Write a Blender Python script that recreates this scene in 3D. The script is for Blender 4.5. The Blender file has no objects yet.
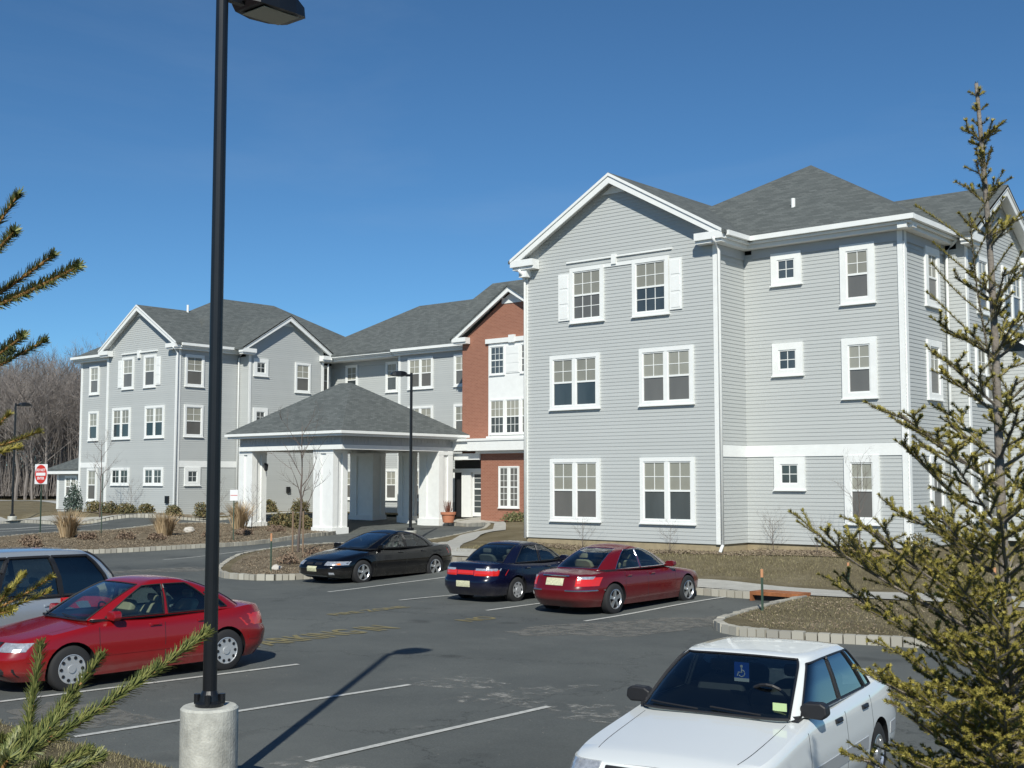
import bpy, bmesh, math, random
from math import *
from mathutils import Vector, Matrix, geometry, noise
random.seed(7)
S = bpy.context.scene
C = S.collection
# ---------------------------------------------------------------- camera, sky, sun, exposure
cam = bpy.data.objects.new('camera', bpy.data.cameras.new('camera')); C.objects.link(cam)
cam.location = (0, 0, 2.9)
cam.rotation_euler = (radians(90) + atan(96/1228.), 0, radians(40.3))
cam.data.sensor_width = 36; cam.data.lens = 1228/1024*36
cam.data.clip_start = .05; cam.data.clip_end = 6000
S.camera = cam
W = bpy.data.worlds.new('World'); S.world = W; W.use_nodes = True
nt = W.node_tree; nt.nodes.clear()
sky = nt.nodes.new('ShaderNodeTexSky'); sky.sky_type = 'NISHITA'; sky.sun_disc = False
SUN_EL = radians(39); SUNV = Vector((.587*cos(SUN_EL), -.81*cos(SUN_EL), sin(SUN_EL))).normalized()
sky.sun_elevation = SUN_EL; sky.sun_rotation = atan2(.587, -.81)
sky.altitude = 2500; sky.air_density = 1.0; sky.dust_density = 0; sky.ozone_density = 3.0
bg = nt.nodes.new('ShaderNodeBackground'); bg.inputs[1].default_value = .098
ow = nt.nodes.new('ShaderNodeOutputWorld')
tint = nt.nodes.new('ShaderNodeMix'); tint.data_type = 'RGBA'; tint.blend_type = 'MULTIPLY'; tint.inputs[0].default_value = 1; tint.inputs[7].default_value = (.53, .85, 1.0, 1)
nt.links.new(sky.outputs[0], tint.inputs[6])
tc = nt.nodes.new('ShaderNodeTexCoord'); mp = nt.nodes.new('ShaderNodeMapping'); mp.inputs['Scale'].default_value = (1.2, 1.2, 5)
cn = nt.nodes.new('ShaderNodeTexNoise'); cn.inputs['Scale'].default_value = 2.2; cn.inputs['Detail'].default_value = 7; cn.inputs['Roughness'].default_value = .6; cn.inputs['Distortion'].default_value = .6
cr = nt.nodes.new('ShaderNodeValToRGB'); cr.color_ramp.elements[0].position = .5; cr.color_ramp.elements[0].color = (0, 0, 0, 1); cr.color_ramp.elements[1].position = .85; cr.color_ramp.elements[1].color = (.07, .07, .07, 1)
cm_ = nt.nodes.new('ShaderNodeMix'); cm_.data_type = 'RGBA'; cm_.inputs[7].default_value = (5.5, 6.5, 7.5, 1)
nt.links.new(tc.outputs['Generated'], mp.inputs[0]); nt.links.new(mp.outputs[0], cn.inputs['Vector']); nt.links.new(cn.outputs['Fac'], cr.inputs[0])
nt.links.new(cr.outputs[0], cm_.inputs[0]); nt.links.new(tint.outputs[2], cm_.inputs[6]); nt.links.new(cm_.outputs[2], bg.inputs[0]); nt.links.new(bg.outputs[0], ow.inputs[0])
sl = bpy.data.lights.new('sun', 'SUN'); sl.energy = 4.9; sl.angle = radians(.53); sl.color = (1, .975, .88)
sun = bpy.data.objects.new('sun', sl); C.objects.link(sun)
sun.rotation_euler = SUNV.to_track_quat('Z', 'Y').to_euler()
S.view_settings.view_transform = 'Standard'; S.view_settings.look = 'None'
S.view_settings.exposure = 0; S.view_settings.gamma = 1; S.view_settings.use_curve_mapping = False
S.render.engine = 'CYCLES'

# ---------------------------------------------------------------- materials
MATS = {}
def mat(name, col, rough=.6, var=.0, vscale=4., bump=0., bscale=40., metal=0., coat=0., spec=.5, build=None):
    if name in MATS: return MATS[name]
    m = bpy.data.materials.new(name); m.use_nodes = True; t = m.node_tree; N = t.nodes; L = t.links
    b = N['Principled BSDF']; b.inputs['Base Color'].default_value = (*col, 1)
    b.inputs['Roughness'].default_value = rough; b.inputs['Metallic'].default_value = metal
    b.inputs['Coat Weight'].default_value = coat; b.inputs['Coat Roughness'].default_value = .04
    b.inputs['Specular IOR Level'].default_value = spec
    if var or bump:
        g = N.new('ShaderNodeNewGeometry')
    if var:
        n = N.new('ShaderNodeTexNoise'); n.inputs['Scale'].default_value = vscale; n.inputs['Detail'].default_value = 6
        n.inputs['Roughness'].default_value = .65
        L.new(g.outputs['Position'], n.inputs['Vector'])
        r = N.new('ShaderNodeValToRGB'); r.color_ramp.elements[0].position = .3; r.color_ramp.elements[1].position = .7
        r.color_ramp.elements[0].color = (*[c*(1-var) for c in col], 1); r.color_ramp.elements[1].color = (*[min(1, c*(1+var)) for c in col], 1)
        L.new(n.outputs['Fac'], r.inputs[0]); L.new(r.outputs[0], b.inputs['Base Color'])
    if bump:
        n2 = N.new('ShaderNodeTexNoise'); n2.inputs['Scale'].default_value = bscale; n2.inputs['Detail'].default_value = 4
        L.new(g.outputs['Position'], n2.inputs['Vector'])
        bp = N.new('ShaderNodeBump'); bp.inputs['Strength'].default_value = bump; bp.inputs['Distance'].default_value = .02
        L.new(n2.outputs['Fac'], bp.inputs['Height']); L.new(bp.outputs[0], b.inputs['Normal'])
    if build: build(m, t, N, L, b)
    MATS[name] = m; return m

def isl_var(lo, hi, mid=None):
    def f(m, t, N, L, b):
        g = N.new('ShaderNodeNewGeometry'); r = N.new('ShaderNodeValToRGB')
        r.color_ramp.elements[0].color = (*lo, 1); r.color_ramp.elements[1].color = (*hi, 1)
        if mid: e = r.color_ramp.elements.new(.5); e.color = (*mid, 1)
        L.new(g.outputs['Random Per Island'], r.inputs[0])
        L.new(r.outputs[0], b.inputs['Base Color'])
    return f

def asphalt_build(m, t, N, L, b):
    g = N.new('ShaderNodeNewGeometry')
    def noise_(sc, det=6, ro=.6):
        n = N.new('ShaderNodeTexNoise'); n.inputs['Scale'].default_value = sc; n.inputs['Detail'].default_value = det
        n.inputs['Roughness'].default_value = ro; L.new(g.outputs['Position'], n.inputs['Vector']); return n
    a = noise_(.22, 8, .65); r = N.new('ShaderNodeValToRGB')
    r.color_ramp.elements[0].position = .35; r.color_ramp.elements[0].color = (.074, .081, .080, 1)
    r.color_ramp.elements[1].position = .68; r.color_ramp.elements[1].color = (.122, .130, .124, 1)
    L.new(a.outputs['Fac'], r.inputs[0])
    # darker sealed wear in the near stalls, position based
    f = noise_(42, 6, .85); r2 = N.new('ShaderNodeValToRGB')
    r2.color_ramp.elements[0].position = .35; r2.color_ramp.elements[0].color = (.7, .7, .7, 1)
    r2.color_ramp.elements[1].position = .75; r2.color_ramp.elements[1].color = (1.5, 1.5, 1.45, 1)
    L.new(f.outputs['Fac'], r2.inputs[0])
    mx = N.new('ShaderNodeMix'); mx.data_type = 'RGBA'; mx.blend_type = 'MULTIPLY'; mx.inputs[0].default_value = .8
    L.new(r.outputs[0], mx.inputs[6]); L.new(r2.outputs[0], mx.inputs[7])
    # lighter salt / gravel streaks
    s = noise_(1.3, 9, .75); r3 = N.new('ShaderNodeValToRGB')
    r3.color_ramp.elements[0].position = .60; r3.color_ramp.elements[0].color = (0, 0, 0, 1)
    r3.color_ramp.elements[1].position = .74; r3.color_ramp.elements[1].color = (1, 1, 1, 1)
    L.new(s.outputs['Fac'], r3.inputs[0])
    mx2 = N.new('ShaderNodeMix'); mx2.data_type = 'RGBA'; mx2.inputs[7].default_value = (.21, .205, .185, 1)
    mu = N.new('ShaderNodeMath'); mu.operation = 'MULTIPLY'; mu.inputs[1].default_value = .45
    L.new(r3.outputs[0], mu.inputs[0]); L.new(mu.outputs[0], mx2.inputs[0]); L.new(mx.outputs[2], mx2.inputs[6])
    vo = N.new('ShaderNodeTexVoronoi'); vo.feature = 'DISTANCE_TO_EDGE'; vo.inputs['Scale'].default_value = .16
    ds = noise_(.9, 8, .7); va = N.new('ShaderNodeVectorMath'); va.operation = 'MULTIPLY_ADD'; va.inputs[1].default_value = (2.6, 2.6, 0)
    L.new(ds.outputs['Color'], va.inputs[0]); L.new(g.outputs['Position'], va.inputs[2]); L.new(va.outputs[0], vo.inputs['Vector'])
    cr = N.new('ShaderNodeValToRGB'); cr.color_ramp.elements[0].position = .0; cr.color_ramp.elements[0].color = (.45, .45, .45, 1); cr.color_ramp.elements[1].position = .0028; cr.color_ramp.elements[1].color = (1, 1, 1, 1)
    L.new(vo.outputs['Distance'], cr.inputs[0])
    oi = noise_(.75, 2, .4); o2 = N.new('ShaderNodeValToRGB'); o2.color_ramp.elements[0].position = .66; o2.color_ramp.elements[0].color = (1, 1, 1, 1); o2.color_ramp.elements[1].position = .74; o2.color_ramp.elements[1].color = (.68, .68, .68, 1)
    L.new(oi.outputs['Fac'], o2.inputs[0])
    m3 = N.new('ShaderNodeMix'); m3.data_type = 'RGBA'; m3.blend_type = 'MULTIPLY'; m3.inputs[0].default_value = 1; L.new(mx2.outputs[2], m3.inputs[6]); L.new(cr.outputs[0], m3.inputs[7])
    m4 = N.new('ShaderNodeMix'); m4.data_type = 'RGBA'; m4.blend_type = 'MULTIPLY'; m4.inputs[0].default_value = 1; L.new(m3.outputs[2], m4.inputs[6]); L.new(o2.outputs[0], m4.inputs[7])
    L.new(m4.outputs[2], b.inputs['Base Color'])
    bp = N.new('ShaderNodeBump'); bp.inputs['Strength'].default_value = .35; bp.inputs['Distance'].default_value = .01
    L.new(f.outputs['Fac'], bp.inputs['Height']); L.new(bp.outputs[0], b.inputs['Normal'])

def grass_build(c0, c1, c2, sc=.8):
    def f(m, t, N, L, b):
        g = N.new('ShaderNodeNewGeometry')
        n = N.new('ShaderNodeTexNoise'); n.inputs['Scale'].default_value = sc; n.inputs['Detail'].default_value = 10; n.inputs['Roughness'].default_value = .7
        n2 = N.new('ShaderNodeTexNoise'); n2.inputs['Scale'].default_value = 28; n2.inputs['Detail'].default_value = 5; n2.inputs['Roughness'].default_value = .8
        L.new(g.outputs['Position'], n.inputs['Vector']); L.new(g.outputs['Position'], n2.inputs['Vector'])
        r = N.new('ShaderNodeValToRGB'); e = r.color_ramp.elements
        e[0].position = .3; e[0].color = (*c0, 1); e[1].position = .7; e[1].color = (*c2, 1); q = e.new(.5); q.color = (*c1, 1)
        L.new(n.outputs['Fac'], r.inputs[0])
        r2 = N.new('ShaderNodeValToRGB'); r2.color_ramp.elements[0].position = .3; r2.color_ramp.elements[0].color = (.5, .5, .5, 1)
        r2.color_ramp.elements[1].position = .7; r2.color_ramp.elements[1].color = (1.4, 1.4, 1.35, 1)
        L.new(n2.outputs['Fac'], r2.inputs[0])
        mx = N.new('ShaderNodeMix'); mx.data_type = 'RGBA'; mx.blend_type = 'MULTIPLY'; mx.inputs[0].default_value = .8
        L.new(r.outputs[0], mx.inputs[6]); L.new(r2.outputs[0], mx.inputs[7]); L.new(mx.outputs[2], b.inputs['Base Color'])
        bp = N.new('ShaderNodeBump'); bp.inputs['Strength'].default_value = .9; bp.inputs['Distance'].default_value = .05
        L.new(n2.outputs['Fac'], bp.inputs['Height']); L.new(bp.outputs[0], b.inputs['Normal'])
    return f

def shingle_build(m, t, N, L, b):
    g = N.new('ShaderNodeNewGeometry'); sx = N.new('ShaderNodeSeparateXYZ'); cx = N.new('ShaderNodeCombineXYZ')
    L.new(g.outputs['Position'], sx.inputs[0])
    ad = N.new('ShaderNodeMath'); L.new(sx.outputs[0], ad.inputs[0]); L.new(sx.outputs[1], ad.inputs[1])
    mu = N.new('ShaderNodeMath'); mu.operation = 'MULTIPLY'; mu.inputs[1].default_value = 1.9; L.new(sx.outputs[2], mu.inputs[0])
    L.new(ad.outputs[0], cx.inputs[0]); L.new(mu.outputs[0], cx.inputs[1])
    br = N.new('ShaderNodeTexBrick'); br.inputs['Scale'].default_value = 1.; br.inputs['Brick Width'].default_value = .3
    br.inputs['Row Height'].default_value = .14; br.inputs['Mortar Size'].default_value = .006
    br.inputs['Color1'].default_value = (.088, .098, .096, 1); br.inputs['Color2'].default_value = (.130, .142, .138, 1); br.inputs['Mortar'].default_value = (.07, .078, .077, 1)
    L.new(cx.outputs[0], br.inputs['Vector'])
    n = N.new('ShaderNodeTexNoise'); n.inputs['Scale'].default_value = 3.; n.inputs['Detail'].default_value = 8; n.inputs['Roughness'].default_value = .8
    L.new(g.outputs['Position'], n.inputs['Vector'])
    r2 = N.new('ShaderNodeValToRGB'); r2.color_ramp.elements[0].position = .3; r2.color_ramp.elements[0].color = (.88, .88, .88, 1)
    r2.color_ramp.elements[1].position = .7; r2.color_ramp.elements[1].color = (1.1, 1.1, 1.1, 1); L.new(n.outputs['Fac'], r2.inputs[0])
    mx = N.new('ShaderNodeMix'); mx.data_type = 'RGBA'; mx.blend_type = 'MULTIPLY'; mx.inputs[0].default_value = 1
    L.new(br.outputs['Color'], mx.inputs[6]); L.new(r2.outputs[0], mx.inputs[7]); L.new(mx.outputs[2], b.inputs['Base Color'])
    bp = N.new('ShaderNodeBump'); bp.inputs['Strength'].default_value = .5; bp.inputs['Distance'].default_value = .01
    L.new(br.outputs['Color'], bp.inputs['Height']); L.new(bp.outputs[0], b.inputs['Normal'])

def brick_build(m, t, N, L, b):
    g = N.new('ShaderNodeNewGeometry'); sx = N.new('ShaderNodeSeparateXYZ'); cx = N.new('ShaderNodeCombineXYZ')
    L.new(g.outputs['Position'], sx.inputs[0])
    ad = N.new('ShaderNodeMath'); L.new(sx.outputs[0], ad.inputs[0]); L.new(sx.outputs[1], ad.inputs[1])
    L.new(ad.outputs[0], cx.inputs[0]); L.new(sx.outputs[2], cx.inputs[1])
    br = N.new('ShaderNodeTexBrick'); br.inputs['Scale'].default_value = 1.; br.inputs['Brick Width'].default_value = .22
    br.inputs['Row Height'].default_value = .075; br.inputs['Mortar Size'].default_value = .008
    br.inputs['Color1'].default_value = (.26, .105, .066, 1); br.inputs['Color2'].default_value = (.31, .130, .083, 1); br.inputs['Mortar'].default_value = (.36, .20, .14, 1)
    L.new(cx.outputs[0], br.inputs['Vector']); L.new(br.outputs['Color'], b.inputs['Base Color'])

def glass_build(tint, refl=1.0):
    def f(m, t, N, L, b):
        N.remove(b); o = [n for n in N if n.type == 'OUTPUT_MATERIAL'][0]
        tr = N.new('ShaderNodeBsdfTransparent'); tr.inputs[0].default_value = (*tint, 1)
        gl = N.new('ShaderNodeBsdfGlossy'); gl.inputs['Roughness'].default_value = .02; gl.inputs[0].default_value = (.95, .97, 1, 1)
        fr = N.new('ShaderNodeFresnel'); fr.inputs[0].default_value = 1.5
        ad = N.new('ShaderNodeMath'); ad.operation = 'MULTIPLY_ADD'; ad.inputs[1].default_value = 1.6*refl; ad.inputs[2].default_value = .02; ad.use_clamp = True
        mx = N.new('ShaderNodeMixShader'); L.new(fr.outputs[0], ad.inputs[0]); L.new(ad.outputs[0], mx.inputs[0])
        L.new(tr.outputs[0], mx.inputs[1]); L.new(gl.outputs[0], mx.inputs[2]); L.new(mx.outputs[0], o.inputs[0])
    return f

def siding_build(m, t, N, L, b):
    g = N.new('ShaderNodeNewGeometry'); r = N.new('ShaderNodeValToRGB')
    r.color_ramp.elements[0].color = (.43, .447, .438, 1); r.color_ramp.elements[1].color = (.485, .502, .492, 1)
    n = N.new('ShaderNodeTexNoise'); n.inputs['Scale'].default_value = .5; n.inputs['Detail'].default_value = 8
    mp = N.new('ShaderNodeMapping'); mp.inputs['Scale'].default_value = (1, 1, .35); L.new(g.outputs['Position'], mp.inputs[0]); L.new(mp.outputs[0], n.inputs['Vector'])
    ad = N.new('ShaderNodeMath'); ad.operation = 'MULTIPLY_ADD'; ad.inputs[1].default_value = .35; L.new(g.outputs['Random Per Island'], ad.inputs[0])
    mu = N.new('ShaderNodeMath'); mu.operation = 'MULTIPLY'; mu.inputs[1].default_value = .65; L.new(n.outputs['Fac'], mu.inputs[0]); L.new(mu.outputs[0], ad.inputs[2])
    L.new(ad.outputs[0], r.inputs[0]); L.new(r.outputs[0], b.inputs['Base Color'])
def glassy(base, lo, hi, rough):   # each window gets its own tone
    def f(m, t, N, L, b):
        o = N.new('ShaderNodeObjectInfo'); g = N.new('ShaderNodeNewGeometry'); n = N.new('ShaderNodeTexNoise'); n.inputs['Scale'].default_value = 2.2; n.inputs['Detail'].default_value = 3
        mp = N.new('ShaderNodeMapping'); mp.inputs['Scale'].default_value = (1, 1, .25); L.new(g.outputs['Position'], mp.inputs[0]); L.new(mp.outputs[0], n.inputs['Vector'])
        ad = N.new('ShaderNodeMath'); ad.operation = 'ADD'; L.new(o.outputs['Random'], ad.inputs[0]); L.new(n.outputs['Fac'], ad.inputs[1])
        mu = N.new('ShaderNodeMath'); mu.operation = 'MULTIPLY'; mu.inputs[1].default_value = .5; L.new(ad.outputs[0], mu.inputs[0])
        r = N.new('ShaderNodeValToRGB'); r.color_ramp.elements[0].position = .15; r.color_ramp.elements[0].color = (*lo, 1); r.color_ramp.elements[1].position = .85; r.color_ramp.elements[1].color = (*hi, 1)
        L.new(mu.outputs[0], r.inputs[0]); L.new(r.outputs[0], b.inputs['Base Color']); b.inputs['Coat Weight'].default_value = .6; b.inputs['Coat Roughness'].default_value = .02
    return f
def speck_build(th, col):
    def f(m, t, N, L, b):
        b.inputs['Base Color'].default_value = (*col, 1); b.inputs['Roughness'].default_value = .9
        g = N.new('ShaderNodeNewGeometry'); n = N.new('ShaderNodeTexNoise'); n.inputs['Scale'].default_value = 3.5; n.inputs['Detail'].default_value = 10; n.inputs['Roughness'].default_value = .8
        L.new(g.outputs['Position'], n.inputs['Vector']); r = N.new('ShaderNodeValToRGB')
        r.color_ramp.elements[0].position = th; r.color_ramp.elements[0].color = (0, 0, 0, 1); r.color_ramp.elements[1].position = th+.1; r.color_ramp.elements[1].color = (.75, .75, .75, 1)
        L.new(n.outputs['Fac'], r.inputs[0]); L.new(r.outputs[0], b.inputs['Alpha'])
    return f
M_asph = mat('asphalt', (.07,)*3, .85, build=asphalt_build, spec=.3)
M_lawn = mat('dormant_grass', (.16, .14, .07), .95, build=grass_build((.135, .112, .068), (.185, .155, .098), (.25, .215, .145)), spec=.1)
M_mulch = mat('mulch', (.12, .085, .06), .95, build=grass_build((.14, .11, .075), (.21, .17, .12), (.29, .24, .175), 1.5), spec=.1)
M_field = mat('field_grass', (.17, .13, .07), .95, build=grass_build((.14, .112, .065), (.195, .158, .094), (.26, .21, .13), .15), spec=.1)
M_conc = mat('concrete', (.40, .39, .35), .85, .14, 2.5, .2, 60)
M_conc_old = mat('cast_concrete', (.42, .42, .38), .85, .32, 5., .3, 50)
M_curb = mat('granite_block', (.35, .33, .28), .85, build=isl_var((.29, .275, .24), (.43, .41, .35), (.36, .34, .285)))
M_dust = mat('dust', (.28, .27, .24), .95, .2, 6)
M_line = mat('line_paint', (.47, .47, .44), .8, .28, 14.)
M_yel = mat('yellow_paint', (.2, .17, .08), .85, build=speck_build(.30, (.25, .21, .095)))
M_side = mat('grey_siding', (.43, .445, .43), .6, build=siding_build)
M_side2 = mat('shaded_frieze', (.42, .435, .44), .6)  # blue-grey of the shade under the eaves put into the frieze's base colour
M_white = mat('white_trim', (.80, .81, .79), .5, .04, 3.)
M_brick = mat('red_brick', (.33, .11, .065), .85, build=brick_build)
M_roof = mat('shingles', (.1, .11, .11), .9, build=shingle_build, spec=.25)
M_found = mat('foundation', (.33, .27, .17), .9, .15, 5.)
M_pane = mat('window_glass', (.045, .05, .052), .06, spec=.6, build=glassy(0, (.015, .02, .022), (.085, .10, .105), .05))
M_pane_d = mat('insect_screen', (.115, .112, .105), .4, spec=.4, build=glassy(0, (.095, .094, .088), (.165, .16, .148), .3))
M_blind = mat('window_blind', (.27, .265, .22), .4, build=glassy(0, (.21, .205, .17), (.36, .355, .30), .3))
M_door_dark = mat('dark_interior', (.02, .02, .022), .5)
M_black = mat('black_metal', (.008, .009, .011), .35, .2, 4, spec=.5)
M_green = mat('green_post', (.05, .085, .06), .6)
M_alum = mat('sign_white', (.75, .75, .75), .4)
M_red = mat('sign_red', (.55, .03, .02), .4)
M_terra = mat('terracotta', (.50, .20, .11), .8, .1, 8)
M_orange = mat('orange_top', (.62, .30, .15), .6)
M_rust = mat('rusty_inlet', (.30, .11, .04), .85, .45, 5)
M_wood = mat('wood_stake', (.22, .15, .10), .9)
M_bark = mat('grey_bark', (.20, .175, .15), .9, .25, 12, .4, 60)
M_twig = mat('bare_twig', (.135, .105, .09), .9, .3, 2)
M_needle = mat('spruce_needles', (.15, .145, .03), .55, build=isl_var((.11, .105, .022), (.42, .34, .08), (.25, .22, .045)), spec=.3)
M_needle2 = mat('fresh_needles', (.12, .17, .04), .5, build=isl_var((.055, .075, .022), (.26, .26, .085), (.135, .155, .045)), spec=.35)
M_twig_o = mat('orange_twig', (.33, .17, .06), .8, .25, 30)
M_shrub = mat('shrub_leaf', (.06, .07, .02), .7, build=isl_var((.05, .055, .02), (.22, .15, .06), (.11, .10, .035)))
M_tan = mat('tan_blades', (.40, .29, .16), .9, build=isl_var((.28, .19, .1), (.55, .42, .26)))
M_wood_t = mat('far_twig', (.22, .195, .18), .95, .25, .25)
M_redshrub = mat('dead_leaf', (.16, .07, .04), .9, build=isl_var((.11, .07, .05), (.26, .19, .13)))
M_stone = mat('pale_stone', (.5, .47, .42), .9, .15, 6)

# ---------------------------------------------------------------- helpers
def link(name, me, m=None, parent=None):
    o = bpy.data.objects.new(name, me); C.objects.link(o)
    if m:
        for q in (m if isinstance(m, (list, tuple)) else [m]): me.materials.append(q)
    if parent: o.parent = parent
    return o
def thing(name, label, cat, loc=(0, 0, 0), rz=0, group=None):
    o = bpy.data.objects.new(name, None); C.objects.link(o); o.empty_display_size = .2
    o.location = loc; o.rotation_euler = (0, 0, rz); o['label'] = label; o['category'] = cat
    if group: o['group'] = group
    return o
def tag(o, label, cat, group=None, kind=None):
    o['label'] = label; o['category'] = cat
    if group: o['group'] = group
    if kind: o['kind'] = kind
    return o
def struct(o, kind='structure'):
    o['kind'] = kind; return o
class MB:
    def __init__(s): s.v = []; s.f = []; s.mi = []; s.m = 0
    def add(s, vs, fs):
        b = len(s.v); s.v += [tuple(v) for v in vs]; s.f += [tuple(b+i for i in f) for f in fs]; s.mi += [s.m]*len(fs)
    def quad(s, a, b, c, d): s.add([a, b, c, d], [(0, 1, 2, 3)])
    def box(s, p, q, fr=None):
        x0, y0, z0 = p; x1, y1, z1 = q
        vs = [(x0, y0, z0), (x1, y0, z0), (x1, y1, z0), (x0, y1, z0), (x0, y0, z1), (x1, y0, z1), (x1, y1, z1), (x0, y1, z1)]
        if fr: vs = [fr(*v) for v in vs]
        s.add(vs, [(0, 3, 2, 1), (4, 5, 6, 7), (0, 1, 5, 4), (1, 2, 6, 5), (2, 3, 7, 6), (3, 0, 4, 7)])
    def tube(s, pts, rs, n=6, cap=True):
        pts = [Vector(p) for p in pts]; rings = []
        for i, p in enumerate(pts):
            d = (pts[min(i+1, len(pts)-1)] - pts[max(i-1, 0)]).normalized()
            a = d.orthogonal() if abs(d.z) > .9 else d.cross(Vector((0, 0, 1)))
            a.normalize(); b = d.cross(a)
            r = rs[i] if isinstance(rs, (list, tuple)) else rs
            rings.append([p + (a*cos(2*pi*k/n) + b*sin(2*pi*k/n))*r for k in range(n)])
        vs = [v for r in rings for v in r]; fs = []
        for i in range(len(pts)-1):
            for k in range(n): fs.append((i*n+k, i*n+(k+1) % n, (i+1)*n+(k+1) % n, (i+1)*n+k))
        if cap: fs.append(tuple(range(n-1, -1, -1))); fs.append(tuple((len(pts)-1)*n+k for k in range(n)))
        s.add(vs, fs)
    def prism(s, poly, ext):   # poly 3d points, ext vector
        n = len(poly); e = Vector(ext)
        vs = [Vector(p) for p in poly] + [Vector(p)+e for p in poly]
        s.add(vs, [tuple(range(n)), tuple(range(2*n-1, n-1, -1))] + [(i, i+n, (i+1) % n+n, (i+1) % n) for i in range(n)])
    def build(s, name, m=None, parent=None, smooth=False, bevel=0, recalc=True):
        me = bpy.data.meshes.new(name); me.from_pydata(s.v, [], s.f); 
        if any(s.mi): me.polygons.foreach_set('material_index', s.mi)
        if recalc:
            bm = bmesh.new(); bm.from_mesh(me); bmesh.ops.recalc_face_normals(bm, faces=bm.faces); bm.to_mesh(me); bm.free()
        me.update()
        if smooth: me.polygons.foreach_set('use_smooth', [True]*len(me.polygons))
        o = link(name, me, m, parent)
        if bevel:
            b = o.modifiers.new('b', 'BEVEL'); b.width = bevel; b.segments = 2; b.limit_method = 'ANGLE'
        return o
def rnd(a, b): return random.uniform(a, b)

# ---------------------------------------------------------------- terrain height
CP = [(-5,5,.0),(0,12,0),(-10,15,0),(-20,12,0),(-15,20,0),(-10,20,0),(-25,20,0),(0,25,0),(-20,25,0),(-30,25,0),(-40,25,0),(-50,22,0),(-70,25,.05),(-100,25,.1),(20,15,0),(20,25,0),(-36,36,.2),(-45,39,.3),(-53,40,.35),(-44,47,.5),(-42,46.5,.55),(-43,48,.85),(-38,46,.75),(-33,40,.6),(-30,34,.4),(-27,32.6,.6),(-20,32.6,.55),(-17,34,.6),(-14,34.5,.6),(-13,38,.65),(-5,34,.5),(10,40,.6),(-20,28.4,.05),(-14,28.4,.05),(-5,28,.05),(-60,39.3,.9),(-66,39.3,.9),(-58,43,.9),(-57,46,.9),(-54,50,.8),(-50,49,.8),(-72,41,.8),(-75,41,.6),(-62,35.5,.45),(-56,40.5,.55),(-52,34,.25),(-100,60,.9),(-100,40,.5),(-200,80,2),(-80,70,1),(-200,200,2),(0,100,1),(100,100,1),(-70,35,.3),(-45,32,.1),(-8,18,0),(60,20,0),(-71,37.5,.25)]
def G(x, y):
    n = d = 0
    for a, b, c in CP:
        w = 1/((x-a)**2+(y-b)**2+.5)**1.5; n += w*c; d += w
    return n/d
def resample(poly, step, closed=True):
    out = []; n = len(poly)
    for i in range(n if closed else n-1):
        a = poly[i]; b = poly[(i+1) % n]; L = hypot(b[0]-a[0], b[1]-a[1]); k = max(1, int(round(L/step)))
        for j in range(k): out.append((a[0]+(b[0]-a[0])*j/k, a[1]+(b[1]-a[1])*j/k))
    if not closed: out.append(tuple(poly[-1]))
    return out
def smooth_poly(poly, it=2, closed=True):
    for _ in range(it):
        out = []; n = len(poly)
        for i in range(n if closed else n-1):
            a = poly[i]; b = poly[(i+1) % n]
            out += [(a[0]*.75+b[0]*.25, a[1]*.75+b[1]*.25), (a[0]*.25+b[0]*.75, a[1]*.25+b[1]*.75)]
        if not closed: out = [poly[0]] + out[1:-1] + [poly[-1]]
        poly = out
    return poly
def inpoly(x, y, p):
    c = False; j = len(p)-1
    for i in range(len(p)):
        if (p[i][1] > y) != (p[j][1] > y) and x < (p[j][0]-p[i][0])*(y-p[i][1])/(p[j][1]-p[i][1])+p[i][0]: c = not c
        j = i
    return c
def sheet(name, poly, off, m, grid=1.2, edge=.6, kind='structure', hf=None, rough=0):
    hf = hf or G
    o = resample(poly, edge); n = len(o)
    xs = [p[0] for p in o]; ys = [p[1] for p in o]
    vs = [Vector(p) for p in o]
    x = min(xs)+grid*.5
    while x < max(xs):
        y = min(ys)+grid*.5
        while y < max(ys):
            if inpoly(x, y, o): vs.append(Vector((x+rnd(-.2, .2)*grid, y+rnd(-.2, .2)*grid)))
            y += grid
        x += grid
    r = geometry.delaunay_2d_cdt(vs, [(i, (i+1) % n) for i in range(n)], [], 1, 1e-4)
    vv = [(v.x, v.y, hf(v.x, v.y)+off+(rnd(-rough, rough) if rough else 0)) for v in r[0]]
    me = bpy.data.meshes.new(name); me.from_pydata(vv, [], [f for f in r[2]])
    bm = bmesh.new(); bm.from_mesh(me); bmesh.ops.recalc_face_normals(bm, faces=bm.faces)
    if bm.faces and sum(f.normal.z for f in bm.faces) < 0: bmesh.ops.reverse_faces(bm, faces=bm.faces)
    bm.to_mesh(me); bm.free()
    me.polygons.foreach_set('use_smooth', [True]*len(me.polygons))
    ob = link(name, me, m); ob['kind'] = kind; return ob
CH = .15
def curb(path, closed=False, step=.22, h=CH+.02, w=.16):
    b = MB(); p = resample(path, step, closed); n = len(p)
    for i in range(n if closed else n-1):
        a = Vector(p[i]); c = Vector(p[(i+1) % n]); d = c-a; L = d.length
        if L < .05: continue
        d.normalize(); nn = Vector((-d.y, d.x)); g = G(a.x, a.y)
        j = rnd(-.012, .012); t = h+rnd(-.012, .01)
        def fr(u, v, z): q = a+d*u+nn*(v+j); return (q.x, q.y, g+z)
        b.box((.012, -.02, -.1), (L-.012, w-.02, t), fr)
    return struct(b.build('curb', M_curb))

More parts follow.
